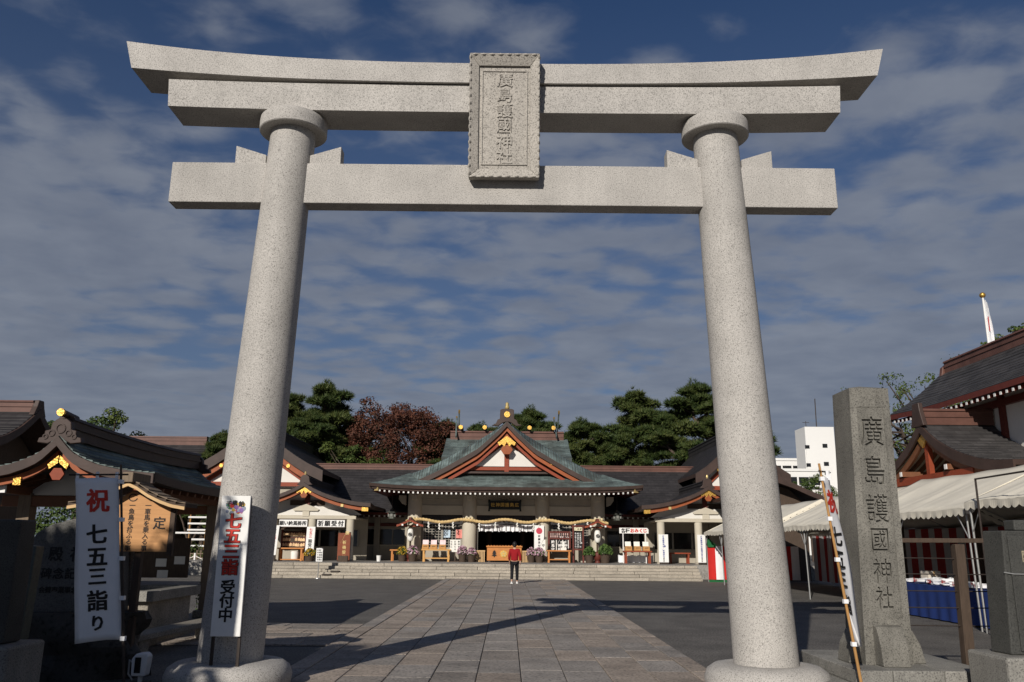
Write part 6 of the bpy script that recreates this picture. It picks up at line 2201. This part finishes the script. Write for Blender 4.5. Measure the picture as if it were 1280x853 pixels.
ch.build('links', SHADEW, t, kind='stuff')
for i, (x, z0) in enumerate(((-18.0, 1.3), (-17.5, 2.2))):
    t = thing('paper_rack', ['white-railed rack for tied paper fortunes, the lower one by the hedge', 'white-railed rack for tied paper fortunes, the higher one behind'][i], 'paper rack', (x, 38 + i, 0))
    o = (x, 38 + i, 0)
    for q in (-.9, .9):
        MB(o).tube([(x + q, 38 + i, 0), (x + q, 38 + i, z0 + 1.0)], .04, 6).build('post', BAMBOO, t)
    for k in range(3):
        MB(o).tube([(x - 1.0, 37.95 + i, z0 + .1 + .36 * k), (x + 1.0, 37.95 + i, z0 + .1 + .36 * k)], .055, 6).build('rail', WHITEP, t)
rg = random.Random(14)
t = thing('pale_rock', 'pale weathered standing rock pierced by a dark hollow behind the fence', 'rock', (-16.3, 38.5, 0))
o = (-16.3, 38.5, 0)
m = MB(o)
rows = []
for i in range(15):
    a = 2 * math.pi * i / 14
    row = []
    for k in range(11):
        b = 2 * math.pi * k / 10
        r = .38 + .10 * math.sin(3 * a) + (.05 * math.sin(7 * b + a * 2) if k < 10 else .05 * math.sin(a * 2))
        rr_ = .62 + r * math.cos(b)
        row.append((-16.3 + rr_ * math.cos(a) * .95, 38.5 + r * math.sin(b), 2.75 + rr_ * math.sin(a) * 1.05))
    rows.append(row)
m.grid(rows)
m.build('rock', PLINTH, t, smooth=40)
MB(o).lathe(-16.3, 38.5, [(.8, 0), (.6, .8), (.5, 1.9)], 12).build('rock_base', ROCK, t, smooth=40)


# ------------------------------------------------------------------ trees and shrubs
def leaf_blob(m, c, rx, rz, n, size, rg, kind='leaf', up=.2):
    """n small leaf faces (or needle tufts) through an uneven clump"""
    for _ in range(n):
        while True:
            x, y, z = rg.uniform(-1, 1), rg.uniform(-1, 1), rg.uniform(-1, 1)
            q = x * x + y * y + z * z
            if .12 < q < 1:
                break
        p = Vector((c[0] + x * rx, c[1] + y * rx, c[2] + z * rz))
        d = Vector((x + rg.uniform(-.6, .6), y + rg.uniform(-.6, .6), z + up + rg.uniform(-.5, .6)))
        if d.length < .1:
            d = Vector((0, 0, 1))
        d.normalize()
        s = size * rg.uniform(.65, 1.3)
        u = d.orthogonal().normalized()
        u.rotate(Matrix.Rotation(rg.uniform(0, 6.28), 3, d))
        v = d.cross(u)
        if kind == 'leaf':
            u, v = u * s * .5, v * s * .32
            m.add([p - u, p - v + d * s * .10, p + u, p + v + d * s * .10], [(0, 1, 2, 3)])
        else:
            vs, fs = [], []
            for k in range(6):
                a = k * 1.0472 + rg.uniform(-.3, .3)
                w = (d * .75 + (u * math.cos(a) + v * math.sin(a)) * .65) * s
                e = (u * -math.sin(a) + v * math.cos(a)) * s * .085
                vs += [p - e, p + e, p + w]
                fs.append((3 * k, 3 * k + 1, 3 * k + 2))
            m.add(vs, fs)


def make_pine(seed, h, bare=.35):
    rg = random.Random(seed)
    tm, cm = MB(), MB()
    bend = [(rg.uniform(-.3, .3) * k, rg.uniform(-.2, .2) * k, h * k / 6) for k in range(7)]
    tm.tube(bend, [h * .026 * (1 - .13 * k) for k in range(7)], 8)
    def tr(z):
        k = min(5.999, 6 * z / h)
        a, b = Vector(bend[int(k)]), Vector(bend[int(k) + 1])
        return a.lerp(b, k - int(k))
    n = 34
    for i in range(n):
        f = bare + (1 - bare) * (i / (n - 1)) ** .9
        z = h * f * .97
        a = i * 2.4 + rg.uniform(-.5, .5)
        L_ = h * (.29 * (1 - f) ** .6 + .05) * rg.uniform(.55, 1.35)
        base = tr(z)
        tip = base + Vector((math.cos(a) * L_, math.sin(a) * L_, L_ * rg.uniform(.02, .30)))
        mid = base.lerp(tip, .55) + Vector((0, 0, -L_ * .05))
        tm.tube([base, mid, tip], [h * .007, h * .005, h * .002], 5)
        r = h * .044 * rg.uniform(.75, 1.25) + .15 * L_
        leaf_blob(cm, tip, r, r * .30, int(80 + 66 * r), .46, rg, 'tuft', .8)
        leaf_blob(cm, mid + Vector((0, 0, .25)), r * .9, r * .28, int(56 + 40 * r), .44, rg, 'tuft', .8)
        for _ in range(3):
            q = base.lerp(tip, rg.uniform(.35, 1.05)) + Vector((rg.uniform(-.7, .7), rg.uniform(-.7, .7), rg.uniform(.0, .5))) * h * .05
            leaf_blob(cm, q, r * .42, r * .2, 26, .44, rg, 'tuft', .9)
    leaf_blob(cm, tr(h * .985) + Vector((0, 0, .2)), h * .04, h * .05, 60, .34, rg, 'tuft', .9)
    return tm, cm


def make_broad(seed, h, spread, size=.20, clumps=120, per=70, low=.35, bl=5):
    rg = random.Random(seed)
    tm, cm = MB(), MB()
    fork = h * low
    tm.tube([(0, 0, 0), (.1, .05, fork * .5), (.0, .1, fork)], [h * .030, h * .024, h * .020], 8)
    tips = []
    for i in range(bl):
        a = 2 * math.pi * i / bl + rg.uniform(-.3, .3)
        e = Vector((math.cos(a) * spread * rg.uniform(.35, .6), math.sin(a) * spread * rg.uniform(.35, .6), h * rg.uniform(.58, .78)))
        mid = Vector((0, .1, fork)).lerp(e, .5) + Vector((0, 0, h * .03))
        tm.tube([(0, .1, fork), mid, e], [h * .016, h * .011, h * .006], 6)
        for j in range(6):
            a2 = a + rg.uniform(-1.2, 1.2)
            r2_ = spread * rg.uniform(.35, .55)
            t_ = e + Vector((math.cos(a2) * r2_, math.sin(a2) * r2_, h * rg.uniform(-.10, .22)))
            tm.tube([mid.lerp(e, rg.uniform(.3, 1)), t_], [h * .006, h * .002], 5)
            tips.append(t_)
    for i in range(clumps):
        if i < len(tips) * 2:
            c = tips[i % len(tips)] + Vector((rg.uniform(-.4, .4), rg.uniform(-.4, .4), rg.uniform(-.3, .4)))
        else:
            a, e = rg.uniform(0, 6.283), math.asin(rg.uniform(-.35, 1))
            q = rg.uniform(.72, 1.0)
            c = Vector((spread * q * math.cos(a) * math.cos(e), spread * q * math.sin(a) * math.cos(e), h * .66 + h * .33 * q * math.sin(e)))
        r = spread * rg.uniform(.09, .19)
        leaf_blob(cm, c, r, r * .62, per, size, rg, 'leaf', .3)
    return tm, cm


def plant_tree(name, label, tm, cm, mat, loc, rz=0, group=None, cat='tree', bark=None):
    t = thing(name, label, cat, loc, rz, group)
    tm.build('trunk', bark or BARK, t, smooth=60)
    cm.build('crown', mat, t)
    return t


G1 = 'pines behind the shrine roofs'
pa = plant_tree('pine_tree', 'dark pine with spreading tiers rising just inside the left torii pillar', *make_pine(1, 13.6, .22), PINE, (-15.6, 55, 0), .4, G1)
pb = plant_tree('pine_tree', 'tall pine with separate flat tiers standing free against the sky', *make_pine(2, 13.3, .25), PINE, (10.0, 56, 0), 1.0, G1)
pc = plant_tree('pine_tree', 'broad pine with the highest crown, brushing the right torii pillar', *make_pine(3, 14.2, .25), PINE, (15.6, 55, 0), 2.0, G1)
for src, label, loc, rz, sc in (
        (pb, 'pine half hidden behind the left torii pillar', (-18.6, 57, 0), 2.2, .99),
        (pc, 'lower bushy pine in front of the dark pine by the left pillar', (-14.2, 53, 0), 3.9, .78),
        (pa, 'pine standing between the russet tree and the hall ridge', (-5.6, 54.5, 0), 1.7, .80),
        (pc, 'pine crown showing just behind the hall ridge logs', (2.4, 58, 0), 4.2, .86),
        (pb, 'smaller pine crown showing behind the gable peak', (-.8, 60, 0), .3, .82),
        (pa, 'slim pine rising beside the cross ridge end', (6.4, 55, 0), 5.0, .80),
        (pb, 'pine filling the gap low behind the corridor roof', (8.6, 53, 0), 3.3, .74),
        (pa, 'dense pine low between the two tall pines', (12.6, 53, 0), 2.7, .84),
        (pc, 'pine hidden mostly behind the right torii pillar', (17.9, 57, 0), 1.1, .92),
        (pc, 'pine filling the dark band behind the hall ridge', (-2.8, 57, 0), 5.6, .76),
        (pb, 'pine behind the low gap beside the cross ridge', (4.2, 54, 0), 2.0, .72),
        (pa, 'low dark pine closing the band left of the russet tree', (-12.4, 58, 0), 4.4, .86),
        (pa, 'dark pine above the far brown ridge beyond the pavilion', (-19.5, 44, 0), .9, .62),
        (pc, 'pine showing between pavilion roof and torii pillar', (-17.4, 43, 0), 2.4, .58)):
    copy_tree(src, loc, rz, label, G1, sc)
plant_tree('maple_tree', 'wide russet-leaved tree with thin gaps behind the corridor roof', *make_broad(6, 12.4, 4.6, .18, 430, 78, .30, 7), MAPLE, (-8.3, 55, 0), .5)
ga = plant_tree('leafy_tree', 'round green leafy tree low behind the corridor roof below the russet tree', *make_broad(7, 8.8, 3.2, .17, 130, 90, .25), GREENL, (-10.6, 52, 0), .2)
for label, loc, rz, sc in (('dark leafy tree peeping over the pavilion roof', (-29.5, 50, 0), 2.0, 1.2),
                           ('green leafy mass behind the white paper racks', (-19.2, 41.5, 0), 1.0, .62),
                           ('green leafy tree behind the pale rock', (-15.4, 41.0, 0), 3.0, .50),
                           ('leafy tree at the foot of the white city tower', (34, 84, 0), 1.4, 1.05),
                           ('leafy tree far beyond the side hall roof', (40, 70, 0), .8, 1.3)):
    copy_tree(ga, loc, rz, label, None, sc)
for i, (x, y, sc) in enumerate(((25.2, 40, 1.0), (27.4, 40.5, 1.14))):
    t_, c_ = make_broad(30 + i, 12.4 * sc, 3.9, .17, 78, 30, .35, 6)
    plant_tree('sparse_tree', ['sparse thin-leaved tree reaching out past the side hall roof end', 'sparse thin-leaved tree just behind the side hall ridge'][i], t_, c_, GREENL, (x, y, 0), .7 + i)
plant_tree('leafy_tree', 'rounded leafy crown rising over the side hall at the picture edge', *make_broad(33, 15.6, 3.4, .2, 120, 70, .4, 6), GREENL, (32.4, 38.5, 0))
rg = random.Random(9)
def hedge(label, x0, x1, y0, y1, h, name='hedge', mat=GREENL):
    m = MB(((x0 + x1) / 2, (y0 + y1) / 2, 0))
    n = int((x1 - x0) * 3.2 * max(1, h / 2))
    for k in range(n):
        c = (x0 + (x1 - x0) * (k + .5) / n, rg.uniform(y0, y1), h * rg.uniform(.25, .85))
        leaf_blob(m, c, .55, .45, 130, .15, rg, 'leaf', .3)
    return tag(m.build(name, mat), label, 'hedge')
hedge('dark clipped hedge growing behind the bamboo fence', -21.5, -13.6, 37.0, 38.2, 1.6)
hedge('tall dark hedge seen under the water pavilion roof', -31, -17.2, 27, 28.2, 4.4)
t = thing('round_shrub', 'small dark round shrub at the corner of the water pavilion', 'shrub', (-6.72, 9.6, 0))
m = MB((-6.72, 9.6, 0))
for k in range(26):
    a, z = rg.uniform(0, 6.28), rg.uniform(.15, .75)
    leaf_blob(m, (-6.72 + .22 * math.cos(a), 9.6 + .22 * math.sin(a), z), .18, .16, 60, .07, rg, 'leaf', .3)
m.build('foliage', GREENL, t)
MB((-6.72, 9.6, 0)).tube([(-6.72, 9.6, 0), (-6.72, 9.6, .5)], .03, 6).build('stem', BARK, t)
# the big trees behind the photographer's left hand, shading the stones
for i, (x, y, h, sp, sd) in enumerate(((-11.15, -11.2, 7.5, 3.8, 41), (-7.4, -17.2, 8.0, 2.3, 43))):
    t_, c_ = make_broad(sd, h, sp, .30, 300, 60, .16, 7)
    plant_tree('shade_tree', ['tall leafy tree outside the picture shading the banner and carved stones', 'slimmer leafy tree standing behind the photographer, shading the near slabs'][i], t_, c_, GREENL, (x, y, 0), i)

# ------------------------------------------------------------------ city blocks far off
CITYW = M('white_city_render', (.74, .73, .70), var=.04, scale=.2, stain=.05, stain_scale=.1)
CITYG = M('city_grey', (.45, .45, .44), var=.06, scale=.2)
t = thing('tower_block', 'white lift tower rising above white city buildings', 'tower', (64, 162, 0))
o = (64, 162, 0)
MB(o).box(61.2, 67.2, 160, 166, 0, 25.6).build('tower_shaft', CITYW, t)
MB(o).box(61.0, 61.196, 160.2, 163, 0, 21.2).build('side_fin', CITYW, t)
for z in (21.3, 17.6, 15.8):
    MB(o).box(64.6, 65.6, 159.93, 159.995, z, z + .8).build('window', GLASSD, t)
    MB(o).box(61.0, 61.9, 159.93, 159.995, z - .2, z + .5).build('window', GLASSD, t)
MB(o).tube([(64.8, 163, 25.6), (64.9, 163, 32)], .10, 6).build('antenna', RUST, t)
MB(o).tube([(62.6, 163, 25.6), (62.6, 163, 27.2)], .06, 6).build('antenna', RUST, t)
MB(o).tube([(61.9, 163, 26.9), (63.3, 163, 26.9)], .05, 6).build('antenna', RUST, t)
def city(label, x0, x1, y0, y1, h, floors, win=True):
    t = thing('city_building', label, 'building', ((x0 + x1) / 2, (y0 + y1) / 2, 0))
    o = ((x0 + x1) / 2, (y0 + y1) / 2, 0)
    MB(o).box(x0, x1, y0, y1, 0, h).build('wall', CITYW, t)
    MB(o).box(x0 - .2, x1 + .2, y0 - .2, y1 + .2, h, h + .5).build('parapet', CITYW, t)
    for f in range(floors):
        z = h - 2.6 - 3.2 * f
        n = max(1, int((x1 - x0) / 2.2))
        for k in range(n):
            x = x0 + .4 + (x1 - x0 - .8) * k / n
            MB(o).box(x, x + (x1 - x0 - .8) / n - .35, y0 - .06, y0 - .005, z, z + 1.5).build('window', GLASSD, t)
        MB(o).box(x0 - .1, x1 + .1, y0 - .7, y0 - .0651, z - .55, z - .25).build('balcony_slab', CITYW, t)
city('long white building with dark window strips behind the city tower', 50, 80, 170, 182, 19.6, 4)
city('lower white building in front, half hidden by the torii pillar', 46.5, 60.6, 150, 158, 15.6, 3)
city('white building beyond the name pillar and the tower', 68.5, 84, 158, 168, 18.2, 4)
city('small white block against the foot of the tower', 60.8, 66.5, 150, 157, 10.6, 2)
